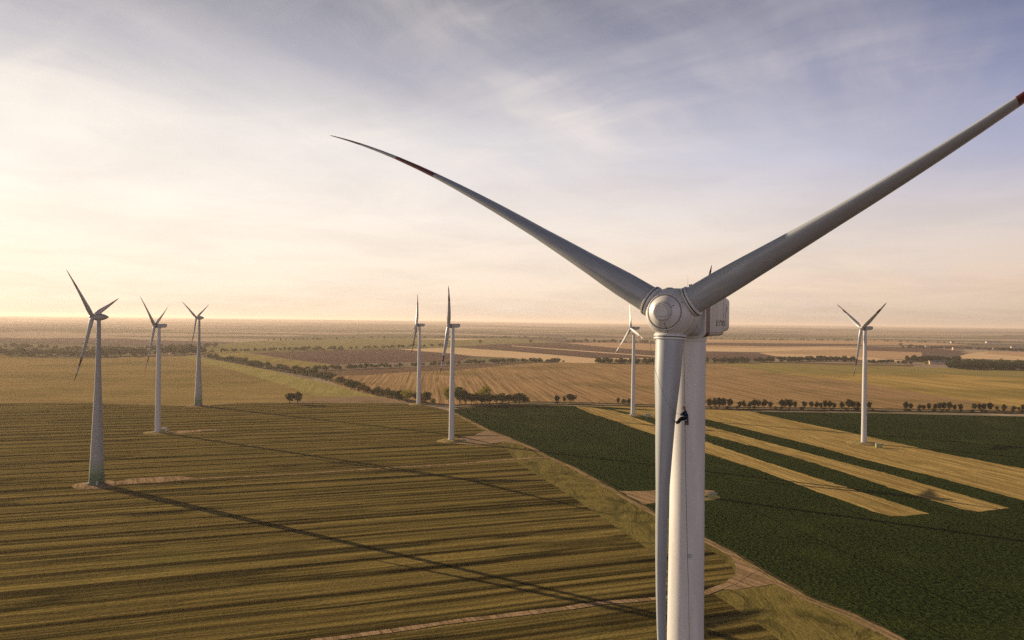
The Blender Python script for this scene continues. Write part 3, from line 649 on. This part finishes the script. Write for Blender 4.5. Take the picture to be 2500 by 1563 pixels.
# ---- the near turbine
NH, NT = R(-120.9), R(3.54)
HUB = CAM + Vector((13.56, 64.68, .83))
nv = Vector((math.cos(NH) * math.cos(NT), math.sin(NH) * math.cos(NT), math.sin(NT)))
Rv = Vector((0, 0, 1)).cross(nv).normalized(); Uv = nv.cross(Rv)
back = Vector((-math.cos(NH), -math.sin(NH), 0))
TB = HUB + back * 5.0; TB.z = 0
near = empty('wind_turbine', TB); tag(near, 'huge white wind turbine in the foreground with a climber on its tower', 'wind turbine', 'wind turbines')
def to_near(o, Mw):               # parent a part and keep where it stands
    o.parent = near; o.matrix_parent_inverse = Matrix.Identity(4); o.matrix_local = Matrix.Translation(-TB) @ Mw; return o
LB = 45.3
P_blade = blade_paint('blade_paint_near', LB)
be = R(102.9)
def near_flap(r):
    q = 3.41 * (r / 45) ** 3.338; return (q * math.sin(be), .032 * r + q * math.cos(be))
bm_near = blade_mesh('blade', LB, 2.36, 3, near_flap, P_blade, 1.5)
def rotor_matrix(hub, n, Rr, U, a):
    e = Rr * math.cos(a) + U * math.sin(a); t_ = -Rr * math.sin(a) + U * math.cos(a)
    return Matrix(((t_.x, n.x, e.x, hub.x), (t_.y, n.y, e.y, hub.y), (t_.z, n.z, e.z, hub.z), (0, 0, 0, 1)))
for i in range(3):
    Mx = rotor_matrix(HUB, nv, Rv, Uv, R(29.52) + i * 2 * math.pi / 3)
    o = bpy.data.objects.new('blade', bm_near); COL.objects.link(o); to_near(o, Mx)
    c = MB(); c.lathe([(1.35, 1.22), (1.75, 1.22), (1.80, 1.30), (1.88, 1.36), (1.98, 1.36), (2.00, 1.28), (2.06, 1.27), (2.08, 1.36), (2.22, 1.36), (2.26, 1.30), (2.28, 1.20)], 64, cap=False)
    co = c.build('root_collar', P_lgrey, o); smooth_by_angle(co, 30)
    c = MB(); c.lathe([(2.0, 1.24), (2.0, 1.375), (2.07, 1.375), (2.07, 1.24)], 64, cap=False); c.build('seal_ring', P_black, o)
# spinner: revolved about the rotor axis (local y points upwind)
Mh = rotor_matrix(HUB, nv, Rv, Uv, R(90)) 
sp = MB(); sp.lathe([(-1.75, 1.85), (-1.7, 2.0), (-1.2, 2.12), (-.5, 2.17), (0.0, 2.15), (.5, 2.06), (.9, 1.93), (1.2, 1.77), (1.42, 1.58), (1.50, 1.50), (1.50, 1.44), (1.56, 1.44), (1.60, 1.40), (1.78, 1.22), (1.95, .98), (2.02, .88), (2.02, .80), (2.12, .78), (2.16, .74), (2.16, .62), (2.20, .60), (2.20, .001)], 96, axis='y')
spo = sp.build('spinner', P_white); to_near(spo, Mh); smooth_by_angle(spo, 28)
def torus(rad, h, r, name, m, parent, n=96):
    t_ = MB(); t_.tube([(rad * math.cos(2 * math.pi * i / n), h, rad * math.sin(2 * math.pi * i / n)) for i in range(n + 1)], r, 8); o = t_.build(name, m, parent); smooth_by_angle(o, 60); return o
torus(1.50, 1.52, .06, 'front_ring', P_lgrey, spo); torus(1.40, 1.60, .030, 'groove_shade', P_seam_shade, spo); torus(.72, 2.165, .016, 'groove_shade', P_seam_shade, spo); torus(.84, 2.03, .035, 'nose_ring', P_lgrey, spo)  # the dark thin rings paint in the shade of the spinner's stepped grooves
torus(2.128, .18, .012, 'shell_seam', P_seam_shade, spo)
hp = MB(); pts = []
for i in range(48):
    a = 2 * math.pi * i / 48; rr = .50 + .045 * math.cos(3 * (a - R(90))); pts.append((rr * math.cos(a), rr * math.sin(a)))
hp.add([(x, 2.20, z) for x, z in pts] + [(x * .97, 2.245, z * .97) for x, z in pts], [tuple(48 + i for i in range(48))] + [(i, (i + 1) % 48, 48 + (i + 1) % 48, 48 + i) for i in range(48)])
hpo = hp.build('nose_hatch', P_lgrey, spo)
sm = MB(); sm.tube([(x * 1.02, 2.205, z * 1.02) for x, z in pts + pts[:1]], .012, 6); sm.build('hatch_seal', P_seam_shade, spo)
def prof_r(h): return float(np.interp(h, [-.5, 0, .5, .9, 1.2, 1.42, 1.6, 1.78, 1.95, 2.02], [2.17, 2.15, 2.06, 1.93, 1.77, 1.58, 1.40, 1.22, .98, .88]))
for row_, (ang, hs) in enumerate(((18, (1.93, 1.80, 1.66, 1.38, 1.15, .92, .7)), (262, (1.93, 1.80, 1.66, 1.38, 1.15)), (150, (1.95, 1.40, 1.2)))):
    q = MB()
    for h_ in hs:
        rr = prof_r(h_) + .004; a = R(ang); p = Vector((rr * math.cos(a), h_, rr * math.sin(a)))
        sl_ = (Vector((prof_r(h_ - .05) * math.cos(a), h_ - .05, prof_r(h_ - .05) * math.sin(a))) - p).normalized(); sd_ = Vector((-math.sin(a), 0, math.cos(a))); nn = sl_.cross(sd_)
        Mb = Matrix(((sl_.x, sd_.x, nn.x, p.x), (sl_.y, sd_.y, nn.y, p.y), (sl_.z, sd_.z, nn.z, p.z), (0, 0, 0, 1)))
        q.box((0, 0, 0), (.12, .075, .03), Mb)
    q.build('vent_slot', P_black, spo)
q = MB()
for k in range(7):
    a = R(6 + k * 4.2); h_ = 1.32; rr = prof_r(h_) + .004; p = Vector((rr * math.cos(a), h_, rr * math.sin(a)))
    q.box(p, (.05, .09, .06))
q.build('vent_slot', P_black, spo)
# nacelle in its own frame: y = forward (upwind, level), x = to the right seen from the front, z = up
Mn = Matrix(((-math.sin(NH), math.cos(NH), 0, HUB.x), (math.cos(NH), math.sin(NH), 0, HUB.y), (0, 0, 1, HUB.z), (0, 0, 0, 1)))
if Vector((Mn[0][0], Mn[1][0], 0)).dot(Rv) < 0:
    Mn[0][0] *= -1; Mn[1][0] *= -1
def ring(y, w, top, bot, c=.45, n=6, cb=.45):
    # rounded rectangle section
    out = []
    for (sx, sz, zc, cc) in ((1, 1, top, c), (-1, 1, top, c), (-1, -1, bot, cb), (1, -1, bot, cb)):
        for i in range(n + 1):
            a = (math.pi / 2) * i / n
            if (sx, sz) == (1, 1): dx_, dz_ = math.cos(a), math.sin(a)
            elif (sx, sz) == (-1, 1): dx_, dz_ = -math.sin(a), math.cos(a)
            elif (sx, sz) == (-1, -1): dx_, dz_ = -math.cos(a), -math.sin(a)
            else: dx_, dz_ = math.sin(a), -math.cos(a)
            out.append((sx * (w - cc) + dx_ * cc, y, zc - sz * cc + dz_ * cc))
    return out
def loft(secs, cap=True):
    v = []; f = []; n = len(secs[0])
    for s_ in secs: v += s_
    for j in range(len(secs) - 1):
        for i in range(n): f.append((j * n + i, j * n + (i + 1) % n, (j + 1) * n + (i + 1) % n, (j + 1) * n + i))
    if cap: f.append(tuple(range(n))[::-1]); f.append(tuple((len(secs) - 1) * n + i for i in range(n)))
    return v, f
def recalc(o):
    bm = bmesh.new(); bm.from_mesh(o.data); bmesh.ops.recalc_face_normals(bm, faces=bm.faces); bm.to_mesh(o.data); bm.free(); return o
v, f = loft([ring(-3.0, 1.92, 2.18, -2.0), ring(-3.5, 1.98, 2.22, -2.05), ring(-9.3, 1.98, 1.92, -1.98), ring(-9.7, 1.96, 1.88, -1.72), ring(-10.0, 1.96, 1.86, -1.66), ring(-11.6, 1.86, 1.62, -1.56, .4), ring(-12.0, 1.70, 1.42, -1.40, .35)])
nac = mesh('nacelle', v, f, P_white); recalc(nac); to_near(nac, Mn); smooth_by_angle(nac, 30)
v, f = loft([ring(-1.7, 1.35, 1.5, -1.5, 1.2, cb=1.2), ring(-2.1, 1.7, 1.9, -1.75, .9, cb=.9), ring(-2.9, 1.84, 2.1, -1.92, .6, cb=.6), ring(-3.0, 1.84, 2.1, -1.92, .6, cb=.6)])
nk = mesh('nacelle_collar', v, f, P_grey, parent=nac); recalc(nk); smooth_by_angle(nk, 30)
v, f = loft([ring(-3.02, 1.86, 2.12, -1.95, .5), ring(-3.02, 2.03, 2.27, -2.1), ring(-3.22, 2.03, 2.27, -2.1), ring(-3.22, 1.86, 2.12, -1.95, .5)], False)
nr = mesh('front_frame', v, f, P_lgrey, parent=nac); recalc(nr)
v, f = loft([ring(-3.62, 1.985, 2.225, -2.055), ring(-3.62, 1.992, 2.222, -2.062), ring(-4.75, 1.992, 2.165, -2.05), ring(-4.75, 1.985, 2.16, -2.04)], False)
st_ = mesh('red_stripe', v, f, P_red, parent=nac); recalc(st_)
q = MB(); q.box((1.985, -9.2, 0.0), (.02, .03, 3.3)); q.box((1.985, -6.8, -1.62), (.02, 5.0, .025)); q.build('panel_seam', P_seam_shade, nac)
def stroke(pts, w=.075, x=1.992):
    q = MB()
    for a, c in zip(pts[:-1], pts[1:]):
        a = Vector((x, -a[0], a[1])); c = Vector((x, -c[0], c[1])); d = (c - a).normalized(); n_ = Vector((1, 0, 0)); s_ = n_.cross(d) * w / 2; e = d * w * .35
        P = [a - e - s_, c + e - s_, c + e + s_, a - e + s_]
        q.add(P + [p + Vector((.014, 0, 0)) for p in P], [(0, 3, 2, 1), (4, 5, 6, 7), (0, 1, 5, 4), (1, 2, 6, 5), (2, 3, 7, 6), (3, 0, 4, 7)])
    return q
# lettering on the side: seen from outside, further back is further right
def letter(name, lines, ox, oz, s):
    q = MB()
    for ln in lines:
        a = stroke([(ox + (x_ + z_ * .14) * s * 1.9, oz + z_ * s) for x_, z_ in ln], .085); q.add(a.v, a.f)
    return q.build(name, P_letter, nac)
letter('letter', [[(.9, 1), (.1, 1), (.1, .52), (.8, .52)], [(.1, .5), (.05, 0), (.85, 0)]], 6.7, -1.0, .42)
letter('letter', [[(0, 0), (0, .95), (.2, 1), (.7, 1), (.9, .8), (.9, 0)]], 7.8, -1.0, .42)
letter('letter', [[(.9, 0), (.15, 0), (0, .2), (0, .8), (.2, 1), (.8, 1), (.9, .8), (.9, .1), (1.1, 0)]], 8.85, -1.0, .42)
em = stroke([(9.75, -.35), (10.1, .35), (10.28, .62)], .05, 1.965)
for seg in ([(10.0, 1.02), (10.28, .62)], [(10.28, .62), (10.75, .66)], [(10.28, .62), (10.15, .3)]):
    e_ = stroke(seg, .05, 1.965); em.add(e_.v, e_.f)
em.build('emblem', P_letter, nac)
q = MB(); q.box((-.35, -4.6, 2.22), (1.3, 1.5, .16)); rh_ = q.build('roof_hatch', P_lgrey, nac)
q = MB(); q.tube([(.05, -4.3, 2.1), (.05, -4.3, 3.55)], [.022, .008], 6); q.build('lightning_rod', P_grey, nac)
q = MB(); q.tube([(.3, -4.6, 2.1), (.3, -4.6, 2.55)], .03, 6); q.tube([(.12, -4.6, 2.5), (.48, -4.6, 2.5)], .02, 6)
q.box((.14, -4.6, 2.6), (.13, .13, .16)); q.box((.46, -4.6, 2.58), (.06, .2, .1)); q.lathe([(2.5, .1), (2.64, .12), (2.7, .03)], 12, Matrix.Translation((.3, -4.6, 0))); q.build('wind_sensor', P_black, nac)
q = MB(); q.box((-1.4, -3.6, 2.28), (.5, .3, .18)); q.box((-1.9 + .5, -5.6, 2.22), (.4, .3, .2)); q.build('roof_cleat', P_black, nac)
# tower
def tower_mesh(name, prof, m, n=64):
    q = MB(); q.lathe(prof, n); me = bpy.data.meshes.new(name); me.from_pydata([tuple(x) for x in q.v], [], q.f); me.materials.append(m)
    me.polygons.foreach_set('use_smooth', [True] * len(me.polygons)); me.update()
    bm = bmesh.new(); bm.from_mesh(me)
    for e in bm.edges:
        if len(e.link_faces) == 2 and e.calc_face_angle(0) > R(40): e.smooth = False
    bm.to_mesh(me); bm.free(); return me
ztop = HUB.z - 1.95
tme = tower_mesh('tower', [(0, 2.15), (20, 2.08), (50, 1.85), (72, 1.66), (90, 1.55), (ztop - .5, 1.50), (ztop - .45, 1.56), (ztop + .3, 1.56)], P_tower, 96)
tw = bpy.data.objects.new('tower', tme); COL.objects.link(tw); tw.parent = near
for z_ in (35.0, 62.0, 84.0):
    q = MB(); rr = float(np.interp(z_, [20, 50, 72, 90], [2.08, 1.85, 1.66, 1.55])); q.lathe([(z_ - .02, rr - .01), (z_ - .02, rr + .008), (z_ + .02, rr + .008), (z_ + .02, rr - .01)], 96, cap=False); q.build('flange_seam', P_lgrey, tw)
q = MB(); q.box((0, 0, 0), (.05, .3, .34)); pl = q.build('patch', P_grey, tw)
pa = R(-93); pz = 105 - (1355 - 786) / 1850 * 67.3; pl.location = (math.cos(pa) * 1.67, math.sin(pa) * 1.67, pz); pl.rotation_euler = (0, 0, pa)
# ---- far turbines: shared meshes, one thing each
FARP = {}
def far_parts(L, gam):
    key = (round(L), gam)
    if key not in FARP:
        flap = lambda r: (0.0, .03 * r + 1.6 * (r / L) ** 2.2)
        FARP[key] = blade_mesh('blade', L, 2.75 * L / 44, gam, flap, blade_paint('blade_paint', L, (.34, .335, .32)), .9)
    return FARP[key]
def nacelle_mesh(kind):
    if kind == 'box':
        v, f = loft([ring(-.9, 1.2, 1.3, -1.3, .8, cb=.8), ring(-1.6, 1.8, 1.9, -1.7, .4), ring(-8.2, 1.8, 2.0, -1.5, .4), ring(-9.3, 1.7, 1.95, -1.1, .3), ring(-10.3, 1.55, 1.75, -.6, .3)])
    else:
        prof = [(-1.0, 1.5), (-1.6, 2.05), (-2.8, 2.45), (-4.2, 2.45), (-5.8, 2.15), (-7.4, 1.65), (-8.8, 1.0), (-9.7, .4), (-9.9, .05)]
        v, f = loft([ring(y, r, r * .95, -r * .95, r * .94, cb=r * .94) for y, r in prof])
    o = mesh('nacelle', v, f, paint('nacelle_grey', (.26, .26, .25))); recalc(o); smooth_by_angle(o, 40); me = o.data; bpy.data.objects.remove(o); return me
NAC = {'box': nacelle_mesh('box'), 'egg': nacelle_mesh('egg')}
def hub_mesh(kind):
    q = MB(); q.lathe([(-1.0, 1.25), (-.4, 1.45), (.3, 1.4), (1.0, 1.1), (1.6, .6), (1.85, .01)] if kind == 'box' else [(-1.0, 1.5), (-.3, 1.65), (.6, 1.5), (1.4, 1.05), (2.0, .5), (2.2, .01)], 24, axis='y')
    me = bpy.data.meshes.new('spinner'); me.from_pydata([tuple(x) for x in q.v], [], q.f); me.materials.append(P_tower); me.polygons.foreach_set('use_smooth', [True] * len(q.f)); me.update(); return me
HUBM = {'box': hub_mesh('box'), 'egg': hub_mesh('egg')}
def steps_mesh():
    q = MB()
    for k in range(6): q.box((0, .3 * k, .18 + .22 * (5 - k)), (1.4, .3, .06))
    q.tube([(-.7, 0, 2.3), (-.7, 1.7, 1.0)], .03, 6); q.tube([(.7, 0, 2.3), (.7, 1.7, 1.0)], .03, 6); q.box((0, -.5, 1.35), (1.6, .9, .1)); q.box((0, -.5, .65), (1.2, .6, 1.3)); return q
def far_turbine(base, huby, heading, azim, L, kind, r0, r1, label, gam=80, stripe=True):
    g = G(*base); yh = 784 + (base[0] - 1250) * .0125
    hz = H - (huby - yh) / 1850 * g.y
    if kind == 'egg': prof = [(0, r0), (6, r0 * .93), (22, r0 * .79), (42, r0 * .60), (57, r0 * .47), (72, r0 * .355), (88, r0 * .29), (hz - 1.9, r1)]
    else: prof = [(0, r0), (25, r0 * .93), (60, r0 * .80), (hz - 1.6, r1)]
    prof = [(min(z_, hz - 2 - .01 * (9 - i)), r_) if i < len(prof) - 1 else (z_, r_) for i, (z_, r_) in enumerate(prof)]
    o = empty('wind_turbine', g); tag(o, label, 'wind turbine', 'wind turbines')
    t_ = bpy.data.objects.new('tower', tower_mesh('tower', prof, P_cone if kind == 'egg' else P_far, 40)); COL.objects.link(t_); t_.parent = o
    dm = MB(); dm.box((0, 0, 1.6), (1.0, .25, 2.1)); dr = dm.build('door', P_grey, t_); da = R(-60); dr.location = (math.cos(da) * (r0 - .05), math.sin(da) * (r0 - .05), .4); dr.rotation_euler = (0, 0, da + math.pi / 2)
    s_ = steps_mesh().build('stair', P_lgrey, t_); sa = R(200); s_.location = (math.cos(sa) * (r0 + .9), math.sin(sa) * (r0 + .9), 0); s_.rotation_euler = (0, 0, sa - math.pi / 2)
    n = Vector((math.cos(heading) * math.cos(R(5)), math.sin(heading) * math.cos(R(5)), math.sin(R(5))))
    Rr = Vector((0, 0, 1)).cross(n).normalized(); U = n.cross(Rr); hub = Vector((0, 0, hz)) + Vector((n.x, n.y, 0)).normalized() * 3.9
    Mq = rotor_matrix(hub, n, Rr, U, R(90))
    nc = bpy.data.objects.new('nacelle', NAC[kind]); COL.objects.link(nc); nc.parent = o
    nh = Vector((n.x, n.y, 0)).normalized(); rr_ = Vector((0, 0, 1)).cross(nh)
    nc.matrix_local = Matrix(((rr_.x, nh.x, 0, hub.x), (rr_.y, nh.y, 0, hub.y), (0, 0, 1, hub.z), (0, 0, 0, 1)))
    if kind == 'box' and stripe:
        v, f = loft([ring(-1.75, 1.80, 1.9, -1.7, .4), ring(-1.75, 1.83, 1.94, -1.74, .4), ring(-3.2, 1.83, 1.96, -1.72, .4), ring(-3.2, 1.80, 1.93, -1.68, .4)], False)
        sg = mesh('stripe', v, f, P_black, parent=nc); recalc(sg)
    hb = bpy.data.objects.new('spinner', HUBM[kind]); COL.objects.link(hb); hb.parent = o; hb.matrix_local = Mq
    for i in range(3):
        c = bpy.data.objects.new('blade', far_parts(L, gam)); COL.objects.link(c); c.parent = o
        c.matrix_local = rotor_matrix(hub, n, Rr, U, R(azim) + i * 2 * math.pi / 3)
    return o, g
P_mound = farm('mound_grass', (.20, .15, .06), (.30, .22, .09), (.13, .11, .04), 0, 6, 3, fine=.8)
TS = [((236, 1184), 774, R(-177), 42, 41, 'egg', 4.6, 1.15, 'nearest turbine of the left trio with an egg-shaped nacelle and green-ringed foot'),
      ((385, 1056), 796, R(-173), 36, 44, 'box', 2.5, 1.4, 'middle turbine of the left trio with a box nacelle and a kiosk at its foot'),
      ((484, 991), 776, R(-187), 32, 35, 'egg', 4.7, 1.1, 'smallest turbine of the left trio with a green-ringed conical foot'),
      ((1022, 988), 794, R(-173), 114, 43, 'box', 2.6, 1.45, 'distant centre turbine standing in front of the dark copse'),
      ((1102, 1077), 796, R(-176), 50, 44, 'box', 2.5, 1.45, 'centre turbine seen edge-on beside the pink junction of tracks'),
      ((1545, 1014), 802, R(-164), 104, 44, 'box', 2.4, 1.4, 'turbine with brightly lit blades just left of the big hub'),
      ((2109, 1083), 802, R(-173), 30, 44, 'box', 2.4, 1.4, 'turbine on the right with a red-banded blade hanging down'),
      ((1706, 1212), 800, R(-173), 55, 44, 'box', 2.4, 1.4, 'turbine hidden behind the big tower, only its blade tip showing')]
kiosks = []
for i, (bs, hy, hd, az, L_, kd, r0, r1, lb_) in enumerate(TS):
    o, g = far_turbine(bs, hy, hd, az, L_, kd, r0, r1, lb_, (80, 80, 80, 30, 30, 85, 15, 25)[i])
    q = MB(); rad = (12 if kd == 'egg' else 11) if i != 6 else 14
    pr = []; n = 40
    hgt = .5 if i not in (3, 4, 6) else 1.3
    for k, (rr, hh) in enumerate(((1.0, .02), (.86, hgt * .45), (.7, hgt * .9), (.45, hgt), (.1, hgt))): pr.append((hh, rad * rr))
    v = []; f = []
    for (hh, rr) in pr:
        for a_ in range(n):
            a = 2 * math.pi * a_ / n; w_ = 1 + .12 * noise.noise((math.cos(a) * 1.5, math.sin(a) * 1.5, i * 3.7)); v.append((g.x + math.cos(a) * rr * w_ * 1.15, g.y + math.sin(a) * rr * w_, hh))
    for j in range(len(pr) - 1):
        for a_ in range(n): f.append((j * n + a_, j * n + (a_ + 1) % n, (j + 1) * n + (a_ + 1) % n, (j + 1) * n + a_))
    f.append(tuple((len(pr) - 1) * n + a_ for a_ in range(n)))
    tag(mesh('earth_mound', v, f, P_mound if i not in (0, 2) else M_dirt, True), kind='structure')
P_kiosk = paint('kiosk_green', (.22, .22, .075), rough=.6); P_kroof = paint('kiosk_roof', (.26, .26, .22), rough=.6); P_kwhite = paint('kiosk_cream', (.5, .48, .40), rough=.7)
def kiosk(px, py, w, d, h, rz, wm, label):
    o = empty('transformer_kiosk', G(px, py), rz); tag(o, label, 'transformer kiosk', 'transformer kiosks at the turbine feet')
    q = MB(); q.box((0, 0, h / 2), (w, d, h)); q.build('wall', wm, o)
    q = MB(); q.box((0, 0, h + .12), (w + .4, d + .4, .24)); q.build('roof', P_kroof, o)
    for s_ in (-1, 1):
        q = MB(); q.box((s_ * w * .24, -d / 2 - .03, h * .48), (w * .4, .06, h * .8)); q.build('door', P_kiosk, o)
kiosk(1582, 1018, 6.0, 3.5, 3.4, R(-12), P_kwhite, 'pale kiosk right of the foot of the turbine with bright blades')
kiosk(2145, 1093, 4.6, 3.0, 3.4, R(-10), P_kiosk, 'yellow-green kiosk by the foot of the right-hand turbine')
kiosk(1739, 1217, 4.8, 3.4, 3.2, R(-12), P_kiosk, 'green kiosk with a light roof just right of the big tower')
kiosk(400, 1054, 5.5, 3.2, 3.2, R(-15), P_kwhite, 'small pale kiosk at the foot of the middle left turbine')
kiosk(1133, 1080, 3.2, 2.4, 2.4, R(-10), P_kiosk, 'small dark kiosk beside the foot of the edge-on centre turbine')

# ------------------------------------------------------------------ the climber and the ropes
DP = 63.0
def C(px, py, d=0.0): return D(px, py, DP + d)
def skin(name, nodes, edges, m, parent=None, sub=2):
    me = bpy.data.meshes.new(name); me.from_pydata([tuple(p) for p, r in nodes], edges, []); o = bpy.data.objects.new(name, me); COL.objects.link(o)
    sk = o.modifiers.new('skin', 'SKIN'); sk.use_smooth_shade = True
    for i, (p, r) in enumerate(nodes): me.skin_vertices[0].data[i].radius = (r, r)
    me.skin_vertices[0].data[0].use_root = True
    o.modifiers.new('sub', 'SUBSURF').levels = sub; o.modifiers['sub'].render_levels = sub
    dg = bpy.context.evaluated_depsgraph_get(); me2 = bpy.data.meshes.new_from_object(o.evaluated_get(dg)); bpy.data.objects.remove(o)
    me2.name = name; me2.materials.clear(); me2.materials.append(m); o = bpy.data.objects.new(name, me2); COL.objects.link(o)
    if parent: o.parent = parent
    return o
# body built round the pelvis (x to the right in the picture, y away from the camera, z up); he sits in his harness, feet against the blade
per = empty('person', C(1674, 1021)); per.scale = (1.12, 1.12, 1.12); tag(per, 'rope climber in navy jacket and black trousers hanging beside the lowered blade', 'person')
J = dict(pel=((0, 0, 0), .17), wai=((.03, .0, .16), .18), che=((.03, .0, .38), .20), nck=((-.05, 0, .58), .07), hd0=((-.10, -.01, .66), .09), hd1=((-.12, -.01, .75), .09),
         shl=((-.02, -.17, .47), .08), ell=((-.14, -.20, .26), .06), wrl=((-.28, -.10, .30), .042), hal=((-.33, -.08, .34), .035),
         shr=((.0, .19, .47), .08), elr=((-.16, .20, .28), .06), wrr=((-.28, .10, .20), .042), har=((-.33, .07, .22), .035),
         hil=((-.08, -.09, -.02), .12), knl=((-.38, -.10, -.10), .095), anl=((-.58, -.08, -.40), .06), tol=((-.74, -.08, -.37), .045),
         hir=((-.06, .10, -.02), .12), knr=((-.36, .12, -.04), .095), anr=((-.60, .10, -.33), .06), tor=((-.76, .10, -.29), .045))
order = list(J); idx = {k: i for i, k in enumerate(order)}
ed = [('pel', 'wai'), ('wai', 'che'), ('che', 'nck'), ('nck', 'hd0'), ('hd0', 'hd1'), ('che', 'shl'), ('shl', 'ell'), ('ell', 'wrl'), ('wrl', 'hal'), ('che', 'shr'), ('shr', 'elr'), ('elr', 'wrr'), ('wrr', 'har'),
      ('pel', 'hil'), ('hil', 'knl'), ('knl', 'anl'), ('anl', 'tol'), ('pel', 'hir'), ('hir', 'knr'), ('knr', 'anr'), ('anr', 'tor')]
body = skin('body', [(Vector(J[k][0]), J[k][1]) for k in order], [(idx[a], idx[c]) for a, c in ed], P_skin, per)
def sub_skin(name, names, edges, grow, m):
    ix = {k: i for i, k in enumerate(names)}; return skin(name, [(Vector(J[k][0]), J[k][1] + grow) for k in names], [(ix[a], ix[c]) for a, c in edges], m, per)
sub_skin('jacket', ['che', 'wai', 'pel', 'shl', 'ell', 'wrl', 'shr', 'elr', 'wrr'], [('che', 'wai'), ('wai', 'pel'), ('che', 'shl'), ('shl', 'ell'), ('ell', 'wrl'), ('che', 'shr'), ('shr', 'elr'), ('elr', 'wrr')], .035, P_navy)
sub_skin('trousers', ['pel', 'wai', 'hil', 'knl', 'anl', 'hir', 'knr', 'anr'], [('pel', 'wai'), ('pel', 'hil'), ('hil', 'knl'), ('knl', 'anl'), ('pel', 'hir'), ('hir', 'knr'), ('knr', 'anr')], .018, P_trous)
for a, c in (('anl', 'tol'), ('anr', 'tor')): sub_skin('boot', [a, c], [(a, c)], .03, P_black)
q = MB(); q.lathe([(.74, .125), (.80, .13), (.86, .11), (.90, .07), (.92, .01)], 20, Matrix.Translation((-.12, -.01, -.03))); q.build('helmet', P_helmet, per, True)
q = MB(); q.lathe([(-.07, .165), (.0, .18), (.06, .17)], 20, cap=False); q.tube([(-.02, -.1, 0), (-.2, -.11, -.02)], .06, 8); q.build('harness', P_black, per)
def hand(pos, side):                # palm, four curled fingers and a thumb
    q = MB(); q.box(pos, (.05, .085, .09))
    for k in range(4):
        y_ = pos[1] - .032 + .021 * k; l_ = (.055, .065, .062, .05)[k]
        q.tube([(pos[0], y_, pos[2] + .04), (pos[0] - .02, y_, pos[2] + .04 + l_ * .6), (pos[0] - .055, y_, pos[2] + .035 + l_ * .5)], [.010, .009, .007], 6)
    q.tube([(pos[0], pos[1] - side * .04, pos[2] - .01), (pos[0] - .03, pos[1] - side * .06, pos[2] + .02), (pos[0] - .05, pos[1] - side * .045, pos[2] + .04)], [.012, .010, .008], 6)
    return q.build('hand', P_black, per)
hand((-.35, -.08, .35), 1); hand((-.35, .06, .23), -1)
def bag(off, h, w, label):
    o = empty('tool_bag', Vector(C(1674, 1021)) + Vector(off)); tag(o, label, 'tool bag', 'tool bags hanging under the climber')
    q = MB(); q.lathe([(0, w * .6), (.03, w), (h * .8, w), (h, w * .7)], 14); q.build('pouch', P_black, o)
    q = MB(); q.tube([(0, 0, h), (.01, 0, h + .12), (-off[0] * .3, 0, h + .28)], .012, 6); q.build('strap', P_black, o)
bag((.0, -.12, -.56), .36, .075, 'black tool bag hanging lower left under the climber'); bag((.18, -.05, -.60), .40, .07, 'black tool bag hanging right under the climber')
bag((.14, -.10, -.30), .30, .085, 'short black pouch hanging at the right hip of the climber')
def rope(pts, r, m, label, parts=None):
    q = MB(); q.tube(pts, r, 6); return tag(q.build('rope', m), label, 'rope', 'climbing ropes')
def smoothpts(pts, n=8):
    out = []; P = [Vector(p) for p in pts]
    for i in range(len(P) - 1):
        p0, p1, p2, p3 = P[max(i - 1, 0)], P[i], P[i + 1], P[min(i + 2, len(P) - 1)]
        for j in range(n):
            t_ = j / n; out.append(.5 * ((2 * p1) + (p2 - p0) * t_ + (2 * p0 - 5 * p1 + 4 * p2 - p3) * t_ ** 2 + (3 * p1 - p0 - 3 * p2 + p3) * t_ ** 3))
    out.append(P[-1]); return out
rope([C(1669.5, 818, 1.5), C(1670.5, 900, .6), C(1671, 960), C(1672, 1004)], .016, P_roperd, 'taut dark rope from the hub down to the climber')
rope(smoothpts([C(1671, 1002), C(1672.5, 1060, .3), C(1674, 1150, .4), C(1677, 1300, .3), C(1681, 1450, .2), C(1684, 1600)]), .018, P_rope, 'thin rope hanging below the climber to the bottom of the picture')
rope(smoothpts([C(1681.5, 1490, -.6), C(1683, 1560, -.6), C(1684, 1640, -.6)]), .022, P_rope2, 'yellow-green rope end at the bottom of the big tower')
rope(smoothpts([C(1587, 822, -1.4), C(1590, 860, -1.4), C(1597, 895, -1.6), C(1607, 925, -1.7), C(1618, 958, -1.8), C(1630, 985, -1.6), C(1650, 1008, -1.2), C(1664, 1011.5, -.4), C(1669, 1011.5, -.1)]), .012, P_rope, 'slack rope curving over the lowered blade to the climber')

# ------------------------------------------------------------------ haze
zt = 175.0; zb = -70.0
v = [(-60200, -2700, zb), (60200, -2700, zb), (60200, 60300, zb), (-60200, 60300, zb), (-60200, -2700, zt), (60200, -2700, zt), (60200, 60300, zt), (-60200, 60300, zt)]
m, b = newmat('haze_air')
vo = b.n('ShaderNodeVolumePrincipled', {'Color': (*HAZE_C, 1), 'Density': HAZE_D, 'Anisotropy': HAZE_G})
m.node_tree.links.new(vo.outputs[0], b.n('ShaderNodeOutputMaterial').inputs['Volume'])
hz = mesh('haze', v, [(0, 3, 2, 1), (4, 5, 6, 7), (0, 1, 5, 4), (1, 2, 6, 5), (2, 3, 7, 6), (3, 0, 4, 7)], m)
tag(hz, kind='stuff')
